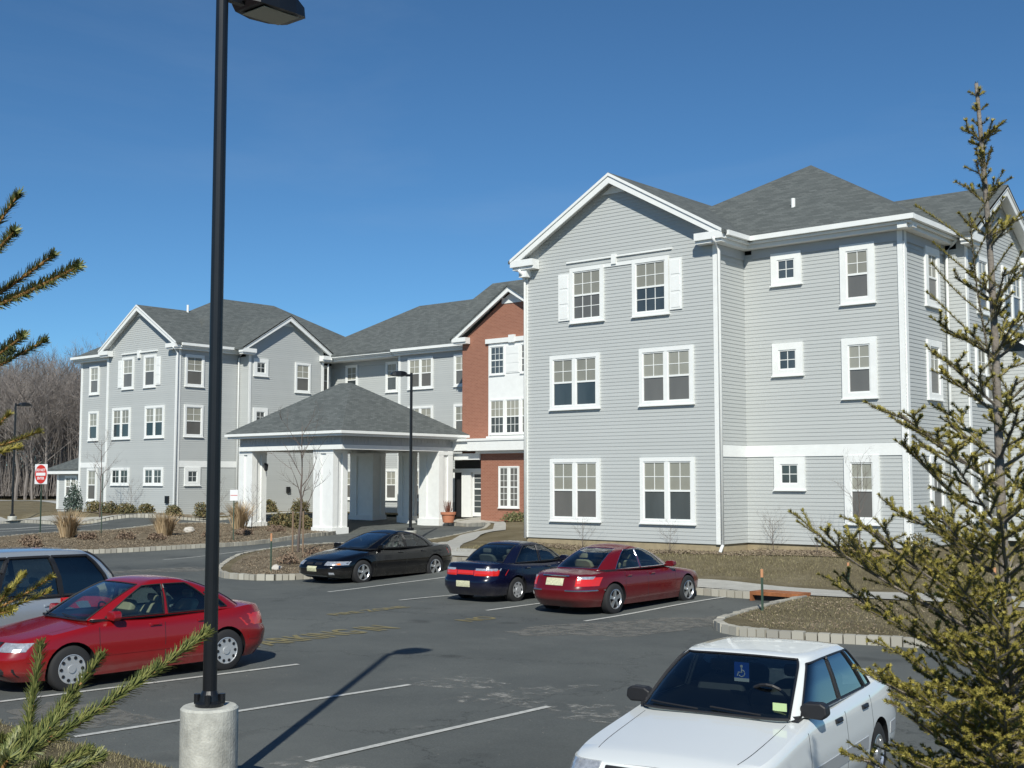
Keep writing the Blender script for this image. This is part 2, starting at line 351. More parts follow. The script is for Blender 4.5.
# ---------------------------------------------------------------- ground
def Gfar(x, y):
    r = hypot(x, y)
    if y < 7.5 and abs(x) < 60: return -.2
    return G(x, y)
gm = MB()
rings = [0, 6, 12, 18, 24, 30, 36, 42, 48, 54, 60, 66, 72, 80, 90, 100, 115, 130, 150, 180, 220, 300, 450, 700, 1200, 2500, 4500]
K = 72; vs = []
for r in rings:
    for k in range(K):
        a = 2*pi*k/K; x = r*cos(a)-20; y = r*sin(a)+20
        z = G(x, y)-.12 if r < 400 else 1.5
        if y < 8 and r < 200: z = min(z, -.15)
        vs.append((x, y, z))
fs = [(i*K+k, (i+1)*K+k, (i+1)*K+(k+1) % K, i*K+(k+1) % K) for i in range(len(rings)-1) for k in range(K)]
gm.add(vs, fs); struct(gm.build('ground', M_field, smooth=True))

lot = [(45, 7.4), (45, 46), (-140, 46), (-140, 7.4)]
lot = [(45, 7.35), (45, 24), (-10, 24), (-10, 30), (-26, 32), (-34, 44), (-42, 50), (-58, 50), (-60, 38.5), (-64, 36.5), (-72, 37.2), (-90, 40), (-125, 44), (-140, 30), (-140, 7.35)]
sheet('parking_lot', lot, 0, M_asph, 1.5)

# lawn around the near building, with the drop inlet notch
R1 = [(45, 22), (-6.9, 21.25), (-9.2, 20.95), (-10.9, 20.45), (-12.0, 20.5), (-12.7, 21.2), (-12.95, 22.8), (-13.15, 24.6), (-13.25, 26.1), (-13.45, 26.28), (-14.6, 26.28), (-21.2, 26.3), (-24.3, 28.5), (-27.6, 28.6),
      (-27.75, 24.2), (-28.0, 22.9), (-28.8, 22.25), (-30.2, 22.4), (-32.0, 23.6), (-34.4, 25.9), (-36.2, 27.9), (-37.0, 30.0), (-37.3, 33.0), (-37.2, 36.2), (-36.2, 38.6), (-36.8, 41.5), (-38.8, 44.3), (-41.6, 45.9), (-44.6, 46.6), (-46.6, 48), (-47.0, 49.5), (-60, 49.5), (-60, 75), (45, 75)]
R1c = smooth_poly(R1[:-3], 1, False) + R1[-3:]
sheet('lawn', R1c, CH-.01, M_lawn, 1.0, .5)
curb(smooth_poly(R1[:-4], 1, False))
# mulch bed under the near building and the island tip
sheet('mulch_bed', smooth_poly([(-28.0, 31.6), (-27.6, 33.2), (-19.4, 33.2), (-19.3, 34.8), (-14.0, 34.8), (-13.2, 34.0), (-14.5, 33.0), (-18, 32.4), (-21, 31.9)], 1), CH+.012, M_mulch, .7, .4)
sheet('mulch_bed', smooth_poly([(-27.95, 23.4), (-28.6, 22.4), (-29.6, 22.4), (-31.8, 23.8), (-34.3, 26.2), (-36.0, 28.2), (-36.8, 31), (-36.9, 36), (-34.5, 36.5), (-32, 32.5), (-27.9, 28.3)], 1), CH+.006, M_mulch, .7, .4)
# sidewalks
sheet('sidewalk', [(-13.7, 26.36), (-21.1, 26.5), (-24.2, 28.7), (-28.3, 28.85), (-31.6, 32.9), (-34.9, 37.2), (-35.8, 38.8), (-36.4, 41.6), (-38.4, 44.0), (-41.4, 45.7), (-44.4, 46.4), (-46.2, 47.6), (-46.2, 48.8), (-40.4, 48.8), (-39.6, 46.0), (-37.6, 43.9), (-35.3, 41.2), (-34.1, 38.2), (-30.7, 33.4), (-27.8, 30.1), (-23.6, 29.9), (-20.6, 28.3), (-13.6, 28.2), (-4, 28.4), (45, 29.4), (45, 27.6), (-4, 26.6)], CH+.016, M_conc, 1.0, .5)
# left lawn in front of the left wing
R2 = [(-125, 41.5), (-90, 38.2), (-72, 35.6), (-66, 34.6), (-62.2, 35.6), (-59.6, 38.3), (-57.0, 41.0), (-55.4, 43.6), (-54.4, 46.4), (-54.2, 49.5), (-58, 56), (-125, 72)]
sheet('lawn', R2, CH-.01, M_lawn, 1.4, .7)
curb(smooth_poly(R2[:-2], 1, False))
sheet('sidewalk', [(-125, 41.7), (-90, 38.4), (-72, 35.85), (-66, 34.9), (-62.4, 35.9), (-59.9, 38.6), (-57.3, 41.3), (-55.7, 43.8), (-54.8, 46.5), (-56.2, 46.5), (-57.2, 44.4), (-58.6, 42.3), (-61.2, 39.6), (-63.4, 37.5), (-66.3, 36.7), (-72, 37.6), (-90, 40.3), (-125, 43.6)], CH+.016, M_conc, 1.4, .7)
sheet('path', [(-125, 62), (-104, 56.5), (-90, 52), (-76, 46.2), (-71, 43.4), (-70.2, 44.5), (-75.5, 47.6), (-90, 53.6), (-104, 58.2), (-125, 64)], CH+.016, M_conc, 1.4, .7)
sheet('mulch_bed', smooth_poly([(-71, 38.9), (-58.2, 38.9), (-56.4, 44), (-56.2, 48.5), (-58, 49), (-59, 40.6), (-71, 41.5)], 1), CH+.01, M_mulch, .9, .5)
# planter between the lot and the drive
R3 = smooth_poly([(-49.5, 18.5), (-45.6, 20.5), (-44.3, 23.4), (-43.1, 26.3), (-42.2, 29.2), (-42.0, 32.0), (-42.9, 35.6), (-43.9, 38.6), (-45.6, 40.9), (-48.5, 41.4), (-53.0, 41.3), (-54.8, 40.2), (-55.2, 37.4), (-54.6, 33.8), (-53.9, 30.6), (-53.0, 27.5), (-52.8, 23), (-52, 19)], 1)
sheet('mulch_bed', R3, CH-.01, M_mulch, 1.0, .5)
curb(R3[::-1], True) if False else curb(R3, True)
# near berm towards the camera
def Gb(x, y):
    t = max(0, min(1, (7.3-y)/6.5)); k = t*t*(3-2*t)
    return k*1.35
sheet('grass_berm', [(45, 7.33), (-8, 7.33), (-11, 7.36), (-13.2, 7.38), (-14.8, 7.55), (-30, 7.6), (-60, 7.6), (-60, -25), (45, -25)], .03, M_lawn, .8, .4, hf=Gb)
# dust and grit at the lot's edge, salt stains
def blob(cx, cy, rx, ry, m, z, seed, rot=0, name='grit_patch'):
    b = MB(); n = 40; pts = []
    for k in range(n):
        a = 2*pi*k/n; q = 1+.45*noise.noise(Vector((cos(a)*1.6+seed, sin(a)*1.6, seed)))+.3*noise.noise(Vector((cos(a)*5+seed, sin(a)*5, seed)))
        u = rx*cos(a)*q; v = ry*sin(a)*q; x = cx+u*cos(rot)-v*sin(rot); y = cy+u*sin(rot)+v*cos(rot)
        pts.append((x, y, G(x, y)+z))
    b.add(pts+[(cx, cy, G(cx, cy)+z)], [(k, (k+1) % n, n) for k in range(n)])
    return struct(b.build(name, m))
M_salt = mat('salt_stain', (.3, .3, .28), .9, build=speck_build(.5, (.30, .295, .27)))
M_salt2 = mat('worn_patch', (.2, .2, .18), .9, build=speck_build(.42, (.185, .18, .16)))
blob(-13.9, 8.2, 1.1, .7, M_salt2, .005, 3.1)
blob(-12.2, 13.1, .9, .45, M_salt, .005, 1.2, .5)
blob(-10.9, 13.0, 1.2, .35, M_salt, .005, 5.2, 1.2)
blob(-9.6, 12.7, 1.1, .35, M_salt, .005, 8.4, .3)
blob(-8.6, 12.4, 1.0, .3, M_salt, .005, 2.4, .3)
blob(-9.7, 8.3, .6, .35, M_salt, .005, 6.6, .3)
blob(-14.0, 20.6, 2.6, 1.1, M_salt2, .005, 9.1, 1.2)
blob(-33.5, 22.3, 2.0, .6, M_salt2, .006, 4.4, 1.5)

def strip(pts, w, m, name='parking_line', z=.009):
    b = MB(); pts = resample(pts, .5, False); P = []
    for i, p in enumerate(pts):
        a = Vector(pts[max(i-1, 0)]); c = Vector(pts[min(i+1, len(pts)-1)]); d = (c-a).normalized(); n = Vector((-d.y, d.x))*w/2
        for q in (Vector(p)+n, Vector(p)-n): P.append((q.x, q.y, G(q.x, q.y)+z))
    b.add(P, [(2*i, 2*i+1, 2*i+3, 2*i+2) for i in range(len(pts)-1)])
    return struct(b.build(name, m))
strip([(-12.78, 7.5), (-12.49, 12.5)], .10, M_line)
strip([(-9.89, 8.43), (-9.98, 12.5)], .10, M_line)
strip([(-15.55, 7.7), (-15.15, 12.7)], .10, M_line)
strip([(-18.3, 7.7), (-18.0, 12.6)], .10, M_line)
strip([(-7.15, 7.6), (-7.25, 12.5)], .10, M_line)
strip([(-15.39, 20.45), (-15.39, 26.1)], .10, M_line)
strip([(-18.12, 20.5), (-18.2, 26.1)], .10, M_line)
strip([(-21.16, 20.8), (-21.1, 26.2)], .10, M_line)
strip([(-24.39, 21.4), (-24.4, 27.5)], .10, M_line)
strip([(-38.6, 26.0), (-38.8, 31.5)], .12, M_line)
strip([(-57.5, 26.6), (-57.3, 29.5), (-57.6, 33), (-58.6, 36)], .12, M_line, 'road_line')
strip([(-60.6, 24.6), (-59.4, 28.5), (-58.8, 31), (-59.4, 34)], .30, M_line, 'road_line')
def ground_text(txt, x, y, size, stretch):
    cu = bpy.data.curves.new('t', 'FONT'); cu.body = txt; cu.size = size; cu.offset = .012
    o = bpy.data.objects.new('t', cu); C.objects.link(o)
    me = bpy.data.meshes.new_from_object(o.evaluated_get(bpy.context.evaluated_depsgraph_get())); C.objects.unlink(o)
    # baseline runs along +Y, letter tops point to -X
    for v in me.vertices: a, b_ = v.co.x, v.co.y; v.co = (x-b_*stretch, y+a, G(x-b_*stretch, y+a)+.012)
    ob = link('pavement_lettering', me, M_yel); struct(ob)
ground_text('NO PARKING IN', -17.25, 12.3, .64, 1.7)
ground_text('FIRE ZONE', -19.8, 17.6, .46, 1.1)
ground_text('NO', -17.0, 18.7, .6, 1.1)

# ---------------------------------------------------------------- building
bld = thing('apartment_building', 'three storey grey clapboard apartment building with dark hip roofs and a red brick gable', 'building', (-24, 38, 0))
def BP(o): # keep world coordinates while parenting to an offset empty
    o.parent = bld; o.matrix_parent_inverse = Matrix.Translation(-Vector(bld.location)); return o
class Fr:   # wall frame: u along wall, w outward, z up
    def __init__(s, p0, p1):
        s.p = Vector((*p0, 0)); d = Vector((*p1, 0))-s.p; s.L = d.length; s.d = d.normalized(); s.n = Vector((s.d.y, -s.d.x, 0))
    def __call__(s, u, w, z): q = s.p+s.d*u+s.n*w; return (q.x, q.y, z)
COURSE = .118
def siding(fr, z0, z1, gable=None, u0=0, u1=None, name='siding_wall'):
    u1 = fr.L if u1 is None else u1; b = MB(); z = z0
    top = gable[1] if gable else z1
    def ext(zz):
        if gable and zz > z1:
            uc, za, sl = gable; h = max(.01, (za-zz)/sl); return max(u0, uc-h), min(u1, uc+h)
        return u0, u1
    while z < top-.01:
        zt = min(z+COURSE, top); a0, a1 = ext(z); b0, b1 = ext(zt)
        b.add([fr(a0, .014, z), fr(a1, .014, z), fr(b1, .002, zt), fr(b0, .002, zt)], [(0, 1, 2, 3)])
        b.add([fr(a0, 0, z), fr(a1, 0, z), fr(a1, .014, z), fr(a0, .014, z)], [(0, 1, 2, 3)])
        z = zt
    # solid backing
    zl, zr_ = (z1, z1) if not gable else (max(z1, gable[1]-gable[2]*(gable[0]-u0)), max(z1, gable[1]-gable[2]*(u1-gable[0])))
    pts = [fr(u0, -.25, z0), fr(u1, -.25, z0), fr(u1, -.25, zr_)] + ([fr(gable[0], -.25, gable[1])] if gable else []) + [fr(u0, -.25, zl)]
    b.prism(pts, fr.n*.24)
    return BP(b.build(name, M_side))
WN = [0]
def window(fr, u0, u1, z0, z1, units=1, up=(2, 2), low=None, blind=True, split=True, trim=.13):
    f = MB()
    # casing
    f.box((u0, 0, z0), (u0+trim, .075, z1), fr); f.box((u1-trim, 0, z0), (u1, .075, z1), fr)
    f.box((u0+trim, 0, z1-trim), (u1-trim, .075, z1), fr); f.box((u0+trim, 0, z0), (u1-trim, .075, z0+trim*.8), fr)
    f.box((u0-.03, 0, z0-.04), (u1+.03, .105, z0+.0), fr)
    a = u0+trim; e = u1-trim; lo = z0+trim*.8; hi = z1-trim
    mull = .13; uw = (e-a-mull*(units-1))/units
    g = MB(); pn = MB(); bl = MB(); has_b = False
    for k in range(units):
        s = a+k*(uw+mull); t = s+uw
        if k < units-1: f.box((t, 0, lo), (t+mull, .068, hi), fr)
        r = .04
        f.box((s, 0, lo), (s+r, .052, hi), fr); f.box((t-r, 0, lo), (t, .052, hi), fr)
        f.box((s+r, 0, lo), (t-r, .052, lo+r), fr); f.box((s+r, 0, hi-r), (t-r, .052, hi), fr)
        mid = (lo+hi)/2
        if split: f.box((s+r, 0, mid-.03), (t-r, .055, mid+.03), fr)
        parts = [(mid, hi-r, up, True), (lo+r, mid, low, False)] if split else [(lo+r, hi-r, up, True)]
        for z_0, z_1, gr, isup in parts:
            use_b = blind and isup and split
            (bl if use_b else pn).box((s+r, .010, z_0), (t-r, .027, z_1), fr); has_b |= use_b
            if gr:
                c, rr = gr
                for i in range(1, c): x = s+r+(t-s-2*r)*i/c; g.box((x-.011, .027, z_0), (x+.011, .038, z_1), fr)
                for j in range(1, rr): zz = z_0+(z_1-z_0)*j/rr; g.box((s+r, .027, zz-.011), (t-r, .0375, zz+.011), fr)
    w = BP(f.build('window', M_white))
    if pn.v: pn.build('pane', M_pane_d if split and random.random() < .7 else M_pane, w)
    if has_b: bl.build('blind', M_blind if random.random() < .96 else M_pane_d, w)
    if g.v: g.build('muntin', M_white, w)
    return w
def board(fr, u0, u1, w, z0, z1, m=None, name='trim_board'):
    b = MB(); b.box((u0, .003, z0), (u1, w, z1), fr); return BP(b.build(name, m or M_white))
EK = [0]
def eave(fr, u0, u1, z=10.55, ov=.45, name='eave', s0=None, s1=None):
    EK[0] += 1; z += .006*(EK[0] % 3)-.006; ov += .004*(EK[0] % 2)
    b = MB()
    b.box((u0, ov, z-.12), (u1, ov+.12, z+.03), fr)            # gutter
    u0 = u0 if s0 is None else s0; u1 = u1 if s1 is None else s1
    b.box((u0, ov-.10, z-.20), (u1, ov-.01, z-.125), fr)
    b.box((u0, .03, z-.16), (u1, ov-.10, z-.12), fr)           # soffit
    b.box((u0, .03, z-.32), (u1, ov-.14, z-.165), fr)           # bed mould
    o = BP(b.build(name, M_white))
    b = MB(); b.box((max(u0, -.04), .022, z-.62), (min(u1, fr.L+.04), .044, z-.322), fr); BP(b.build('frieze', M_side2))
    return o
def corner(fr, u, z0=.93, z1=10.1, wd=.16):
    if z1 > 9: z1 = 10.27
    board(fr, u-wd/2, u+wd/2, .05, z0, z1, name='corner_board')
def downspout(fr, u, z0=.75, z1=10.35, kick=True):
    b = MB(); b.tube([fr(u, .45, z1+.02), fr(u, .30, z1-.12), fr(u, .10, z1-.35), fr(u, .10, z0+.15)], .05, 8)
    if kick: b.tube([fr(u, .10, z0+.16), fr(u, .18, z0+.08), fr(u+.1, .42, z0-.02)], .05, 8)
    BP(b.build('downspout', M_white, smooth=True))
def shutter(fr, u0, u1, z0, z1):
    b = MB(); b.box((u0, .02, z0), (u1, .05, z1), fr)
    for q in ((.04, .31), (.36, .64), (.69, .96)):
        b.box((u0+.07, .05, z0+(z1-z0)*q[0]), (u1-.07, .062, z0+(z1-z0)*q[1]), fr)
    BP(b.build('shutter', M_white))
def roofp(polys, name='roof'):
    b = MB()
    for p in polys: b.prism(p, (0, 0, -.09))
    return BP(b.build(name, M_roof))
def rake(fr, u0, u1, uc, z0, za, w=.40, th=.28):   # raking white boards with soffit and cornice returns
    b = MB()
    for a in (u0, u1):
        s = 1 if a < uc else -1
        n = 1
        b.prism([fr(a, w-.04, z0-.06), fr(uc, w-.04, za-.06), fr(uc, w-.04, za-.06-th), fr(a+s*.02, w-.04, z0-.06-th*.8)], fr.n*.05)
        b.prism([fr(a, w+.01, z0+.0), fr(uc, w+.01, za+.0), fr(uc, w+.01, za-.10), fr(a, w+.01, z0-.10)], fr.n*.04)
        b.prism([fr(a+s*.02, .02, z0-.10), fr(uc, .02, za-.10), fr(uc, .02, za-.15), fr(a+s*.02, .02, z0-.15)], fr.n*(w-.07))
        # return
        lo, hi = sorted((a, a+s*1.0))
        b.box((lo, .03, z0-.28), (hi, w+.03, z0-.05), fr); b.box((lo+(.06 if s > 0 else .0), .03, z0-.38), (hi-(.0 if s > 0 else .06), w-.05, z0-.28), fr)
    # small triangle at the peak
    b.prism([fr(uc-.55, .03, za-.62), fr(uc+.55, .03, za-.62), fr(uc, .03, za-.30)], fr.n*.03)
    return BP(b.build('rake_board', M_white))
# --- near block, gable facing the lot
A = Fr((-27.4, 33), (-19.6, 33)); ax = lambda x: x+27.4
siding(A, .93, 10.1, (ax(-23.45), 12.93, .571))
for x in (-25.35, -22.78): window(A, ax(x), ax(x)+1.41, 8.22, 10.09, 1, (3, 2), (3, 2))
shutter(A, ax(-25.86), ax(-25.38), 8.32, 9.94); shutter(A, ax(-21.34), ax(-20.88), 8.32, 9.98)
board(A, ax(-25.5), ax(-21.25), .06, 10.28, 10.34, name='header_moulding'); board(A, ax(-23.94), ax(-22.78), .04, 9.98, 10.09, name='header_moulding')
board(A, ax(-23.60), ax(-23.42), .09, 10.05, 10.38, name='keystone')
for z0, z1 in ((5.3, 7.14), (1.53, 3.62)):
    window(A, ax(-26.23), ax(-24.13), z0, z1, 2, (2, 2)); window(A, ax(-22.53), ax(-20.48), z0, z1, 2, (2, 2))
corner(A, .08, z1=10.2); corner(A, A.L-.06, z1=10.2)
B = Fr((-19.6, 33), (-19.6, 34.65)); siding(B, .93, 10.1)
Cc = Fr((-19.6, 34.65), (-14.32, 34.65)); cx_ = lambda x: x+19.6
siding(Cc, .93, 10.1)
for z0, z1 in ((9.0, 10.02), (6.15, 7.17), (2.6, 3.61)): window(Cc, cx_(-18.61), cx_(-17.57), z0, z1, 1, (2, 2), split=False, trim=.22)
for z0, z1 in ((8.19, 10.0), (5.34, 7.15), (1.6, 3.62)): window(Cc, cx_(-16.28), cx_(-15.18), z0, z1, 1, (2, 2), trim=.2)
board(B, .0, 1.65-.03, .035, 3.62, 3.98, name='band'); board(Cc, .035, Cc.L, .035, 3.625, 3.985, name='band')
corner(Cc, Cc.L-.07)
D = Fr((-14.32, 34.65), (-14.32, 37.9)); siding(D, .93, 10.1); corner(D, .09); board(D, .0, D.L-.03, .035, 3.62, 3.98, name='band')
for z0, z1 in ((8.19, 10.0), (5.34, 7.15), (1.6, 3.62)): window(D, 1.55, 2.65, z0, z1, 1, (2, 2), trim=.2)
E0 = Fr((-14.3, 37.9), (-13.7, 37.9)); siding(E0, .93, 10.1)
E_ = Fr((-13.7, 37.9), (-13.7, 43.7)); siding(E_, .93, 10.1, (2.9, 12.43, .617))
corner(E_, .08, z1=10.2); corner(E_, E_.L-.08, z1=10.2)
for z0, z1 in ((8.19, 10.0), (5.34, 7.15), (1.6, 3.62)):
    window(E_, .95, 1.95, z0, z1, 1, (2, 2)) if z0 > 8 else window(E_, .65, 2.5, z0, z1, 2, (2, 2))
window(E_, 3.3, 5.2, 8.19, 10.0, 2, (2, 2))
H_ = Fr((-13.7, 43.7), (-13.7, 52)); 
# bay on the east gable
bx = MB(); bx.box((-13.69, 41.2, .93), (-12.75, 43.5, 7.1)); BP(bx.build('bay_wall', M_side))
J_ = Fr((-12.75, 41.2), (-12.75, 43.5)); siding(J_, .93, 7.1); corner(J_, .08, z1=7.1)
J2 = Fr((-13.7, 41.2), (-12.75, 41.2)); siding(J2, .93, 7.1)
window(J_, .4, 2.0, 5.3, 6.9, 2, (2, 2)); window(J_, .4, 2.0, 1.6, 3.6, 2, (2, 2))
roofp([[(-13.6, 40.9, 7.9), (-12.4, 40.9, 7.15), (-12.4, 43.8, 7.15), (-13.6, 43.8, 7.9)]])
b = MB(); b.prism([(-13.65, 40.86, 7.85), (-12.4, 40.86, 7.08), (-12.4, 40.86, 6.93), (-13.65, 40.86, 7.70)], (0, .06, 0)); b.box((-12.46, 40.92, 6.95), (-12.36, 43.8, 7.12)); BP(b.build('bay_eave', M_white))
# foundation
b = MB()
for p, q in (((-27.36, 33.03), (-19.64, 45)), ((-19.64, 34.7), (-14.36, 45)), ((-14.36, 37.95), (-13.75, 43.65))): b.box((p[0], p[1], 0), (q[0], q[1], .94))
BP(b.build('foundation', M_found))
# hidden backs so the block is solid
b = MB(); b.box((-27.38, 33.3, .93), (-27.1, 46, 10.2)); b.box((-27.3, 45.7, .93), (-14.0, 46, 10.2)); b.box((-14.55, 43.4, .93), (-13.95, 46, 10.2)); b.box((-27.38, 36, .9), (-27.25, 47, 10.2))
b.box((-39, 47.6, .9), (-27.2, 47.9, 10.3)); BP(b.build('siding_wall', M_side))
eave(B, -.25, 1.08, s1=1.65); eave(Cc, .57, Cc.L+.57, s0=.30, s1=Cc.L+.45); eave(D, -.45, D.L-.05); 
rake(A, ax(-27.72), ax(-19.18), ax(-23.45), 10.62, 13.05)
rake(E_, -.42, 6.22, 2.9, 10.55, 12.55)
board(A, -.02, .32, .3, 9.98, 10.3, name='return_block')
roofp([[(-27.80, 32.56, 10.57), (-23.45, 32.56, 13.06), (-23.45, 41, 13.06), (-27.80, 41, 10.57)], [(-19.10, 32.56, 10.57), (-19.10, 36, 10.57), (-23.45, 41, 13.06), (-23.45, 32.56, 13.06)]])
pk = (-19.9, 40.1, 14.2)
roofp([[(-25.9, 34.15, 10.58), (-13.78, 34.15, 10.58), pk], [(-13.78, 34.15, 10.58), (-13.78, 46.1, 10.58), pk], [(-13.78, 46.1, 10.58), (-25.9, 46.1, 10.58), pk], [(-25.9, 46.1, 10.58), (-25.9, 34.15, 10.58), pk]])
roofp([[(-13.25, 37.4, 10.5), (-13.25, 40.8, 12.58), (-22, 40.8, 12.58), (-18, 37.4, 10.5)], [(-13.25, 44.2, 10.5), (-13.25, 40.8, 12.58), (-22, 40.8, 12.58), (-18, 44.2, 10.5)]])
downspout(A, A.L+.12); downspout(A, .10, kick=False, z1=10.2); downspout(D, D.L-.12, kick=False)
def vent(x, y, z, h=.45):
    b = MB(); b.tube([(x, y, z-.2), (x, y, z+h)], .07, 8); BP(b.build('vent_pipe', M_white))
vent(-18.62, 36.2, 11.75, .35)
# --- left wing
Lg = Fr((-66.0, 40.3), (-58.8, 40.3)); lx = lambda x: x+66.0
siding(Lg, .95, 10.1, (lx(-62.45), 12.94, .614))
for x, bb in ((-64.36, 0), (-62.12, 1)): window(Lg, lx(x), lx(x)+1.2, 8.22, 10.09, 1, (2, 2))
shutter(Lg, lx(-64.8), lx(-64.38), 8.32, 9.95); shutter(Lg, lx(-60.9), lx(-60.45), 8.32, 9.95)
board(Lg, lx(-64.4), lx(-60.8), .10, 10.27, 10.35, name='header_moulding'); board(Lg, lx(-62.72), lx(-62.5), .13, 9.98, 10.42, name='keystone')
for z0, z1, sp in ((5.3, 7.14, True), (2.6, 3.62, False)):
    window(Lg, lx(-65.3), lx(-63.4), z0, z1, 2, (2, 2), split=sp); window(Lg, lx(-61.9), lx(-60.0), z0, z1, 2, (2, 2), split=sp)
corner(Lg, .08, .95, 10.2); corner(Lg, Lg.L-.08, .95, 10.2)
Lw = Fr((-70.6, 41.3), (-66.0, 41.3)); siding(Lw, .95, 10.1); corner(Lw, .08)
for z0, z1 in ((8.19, 10.0), (5.34, 7.15), (1.6, 3.62)): window(Lw, 1.0, 2.1, z0, z1, 1, (2, 2))
board(Lw, 0, Lw.L, .035, 3.66, 3.98, name='band')
Le = Fr((-58.8, 40.3), (-58.8, 44.5)); siding(Le, .95, 10.1); corner(Le, .08, .95)
window(Le, .45, 1.72, 8.19, 10.0, 1, (2, 2)); window(Le, .45, 1.72, 5.34, 7.15, 1, (2, 2)); window(Le, .55, 1.6, 2.6, 3.62, 1, (2, 2), split=False, trim=.22)
board(Le, .1, Le.L, .035, 3.62, 3.98, name='band')
L0 = Fr((-58.8, 44.5), (-57.9, 44.5)); siding(L0, .95, 10.1)
L2 = Fr((-57.9, 44.5), (-57.9, 50.2)); siding(L2, .95, 10.1, (2.75, 12.63, .608))
corner(L2, .08, .95, 10.1); corner(L2, L2.L-.06, .95, 10.1)
window(L2, .35, 1.4, 9.0, 10.02, 1, (2, 2), split=False, trim=.22); window(L2, 3.45, 4.65, 8.19, 10.0, 1, (2, 2)); window(L2, .35, 1.4, 6.1, 7.12, 1, (2, 2), split=False, trim=.22); window(L2, 3.45, 4.65, 5.34, 7.1, 1, (2, 2))
L3 = Fr((-58.8, 50.2), (-58.8, 51.8)); siding(L3, .95, 10.1)
for z in (8.19, 5.34, 1.7): window(L3, .35, 1.3, z, z+1.85, 1, (2, 2))
K1 = Fr((-58.8, 51.7), (-52.0, 51.7)); siding(K1, .95, 10.1)
for z in (8.19, 5.34, 1.7): window(K1, 1.35, 2.45, z, z+1.85, 1, (2, 2)); window(K1, 4.95, 6.0, z, z+1.85, 1, (2, 2))
K2 = Fr((-52.0, 50.95), (-45.0, 50.95)); siding(K2, .95, 10.1); corner(K2, .08, .95, 10.1)
for z in (8.19, 5.34, 1.7): window(K2, .8, 2.85, z, z+1.85, 2, (2, 2)); window(K2, 4.5, 5.6, z, z+1.85, 1, (2, 2))
b = MB(); b.box((-57.92, 44.6, .9), (-58.7, 50.1, 10)); b.box((-52.0, 50.97, .9), (-51.7, 51.7, 10.1))
b.box((-70.6, 41.4, .9), (-70.3, 58, 10.2)); b.box((-70.5, 57.7, .9), (-28, 58, 10.2)); b.box((-28.3, 47.7, .9), (-28, 58, 10.2)); BP(b.build('siding_wall', M_side))
b = MB(); b.box((-70.5, 41.4, .2), (-58.9, 52, .96)); b.box((-65.9, 40.35, .2), (-58.9, 41.5, .96)); b.box((-58.9, 44.6, .2), (-58, 51, .96)); b.box((-58.9, 51.75, .2), (-45, 53, .96)); b.box((-51.9, 51, .2), (-45, 52, .96)); BP(b.build('foundation', M_found))
rake(Lg, lx(-66.4), lx(-58.45), lx(-62.45), 10.62, 13.06)
rake(L2, -.75, 6.35, 2.75, 10.58, 12.75)
eave(Lw, -.45, Lw.L-.1, s1=Lw.L); eave(Le, -.1, Le.L-.3, s1=Le.L); eave(K1, .45, K1.L-.3, ov=1.1, s0=0); eave(K2, -.15, K2.L-.2)
b = MB(); b.box((-58.75, 50.3, 10.25), (-58.3, 51.6, 10.58)); BP(b.build('eave', M_white))
roofp([[(-66.5, 39.9, 10.58), (-62.45, 39.9, 13.07), (-62.45, 44, 13.07), (-66.5, 44, 10.58)], [(-58.35, 39.9, 10.58), (-58.35, 42, 10.58), (-62.45, 44, 13.07), (-62.45, 39.9, 13.07)]])
r1, r2 = (-64.8, 47.45, 14.5), (-64.8, 51.8, 14.5)
e0, e1, e2, e3 = (-71.25, 40.9, 10.55), (-58.3, 40.9, 10.57), (-58.3, 58.3, 10.57), (-71.25, 58.3, 10.57)
roofp([[e0, e1, r1], [e1, e2, r2, r1], [e2, e3, r2], [e3, e0, r1, r2]])
roofp([[(-57.45, 43.7, 10.55), (-57.45, 47.25, 12.77), (-63, 47.25, 12.77), (-61, 43.7, 10.55)], [(-57.45, 50.9, 10.55), (-57.45, 47.25, 12.77), (-63, 47.25, 12.77), (-61, 50.9, 10.55)]])
k1, k2 = (-55.6, 56.3, 14.14), (-30, 56.3, 14.14)
roofp([[(-61.3, 50.45, 10.58), (-45.2, 50.45, 10.58), (-30, 50.45, 10.58), k2, k1], [(-61.3, 50.45, 10.58), k1, (-61.3, 62, 10.58)], [(-61.3, 62, 10.58), k1, k2, (-30, 62, 10.58)]])
roofp([[(-61, 56.4, 13.05), (-54, 56.4, 13.05), (-54, 53.0, 11.2), (-61, 53.0, 11.2)]])
roofp([[(-51.0, 54.1, 12.7), (-28, 54.1, 12.7), (-28, 56.3, 14.95), (-49.3, 56.3, 14.95)], [(-51.0, 54.1, 12.7), (-49.3, 56.3, 14.95), (-51.0, 58.5, 12.7)], [(-49.3, 56.3, 14.95), (-28, 56.3, 14.95), (-28, 58.5, 12.7), (-51, 58.5, 12.7)]])
downspout(Lg, Lg.L+.1); downspout(Le, Le.L-.1, kick=False); downspout(L2, L2.L+.3, kick=False); downspout(K1, K1.L-.25, kick=False, z1=10.3)
vent(-62.3, 43.3, 13.0, .4); vent(-60.9, 47.6, 12.3, .4)
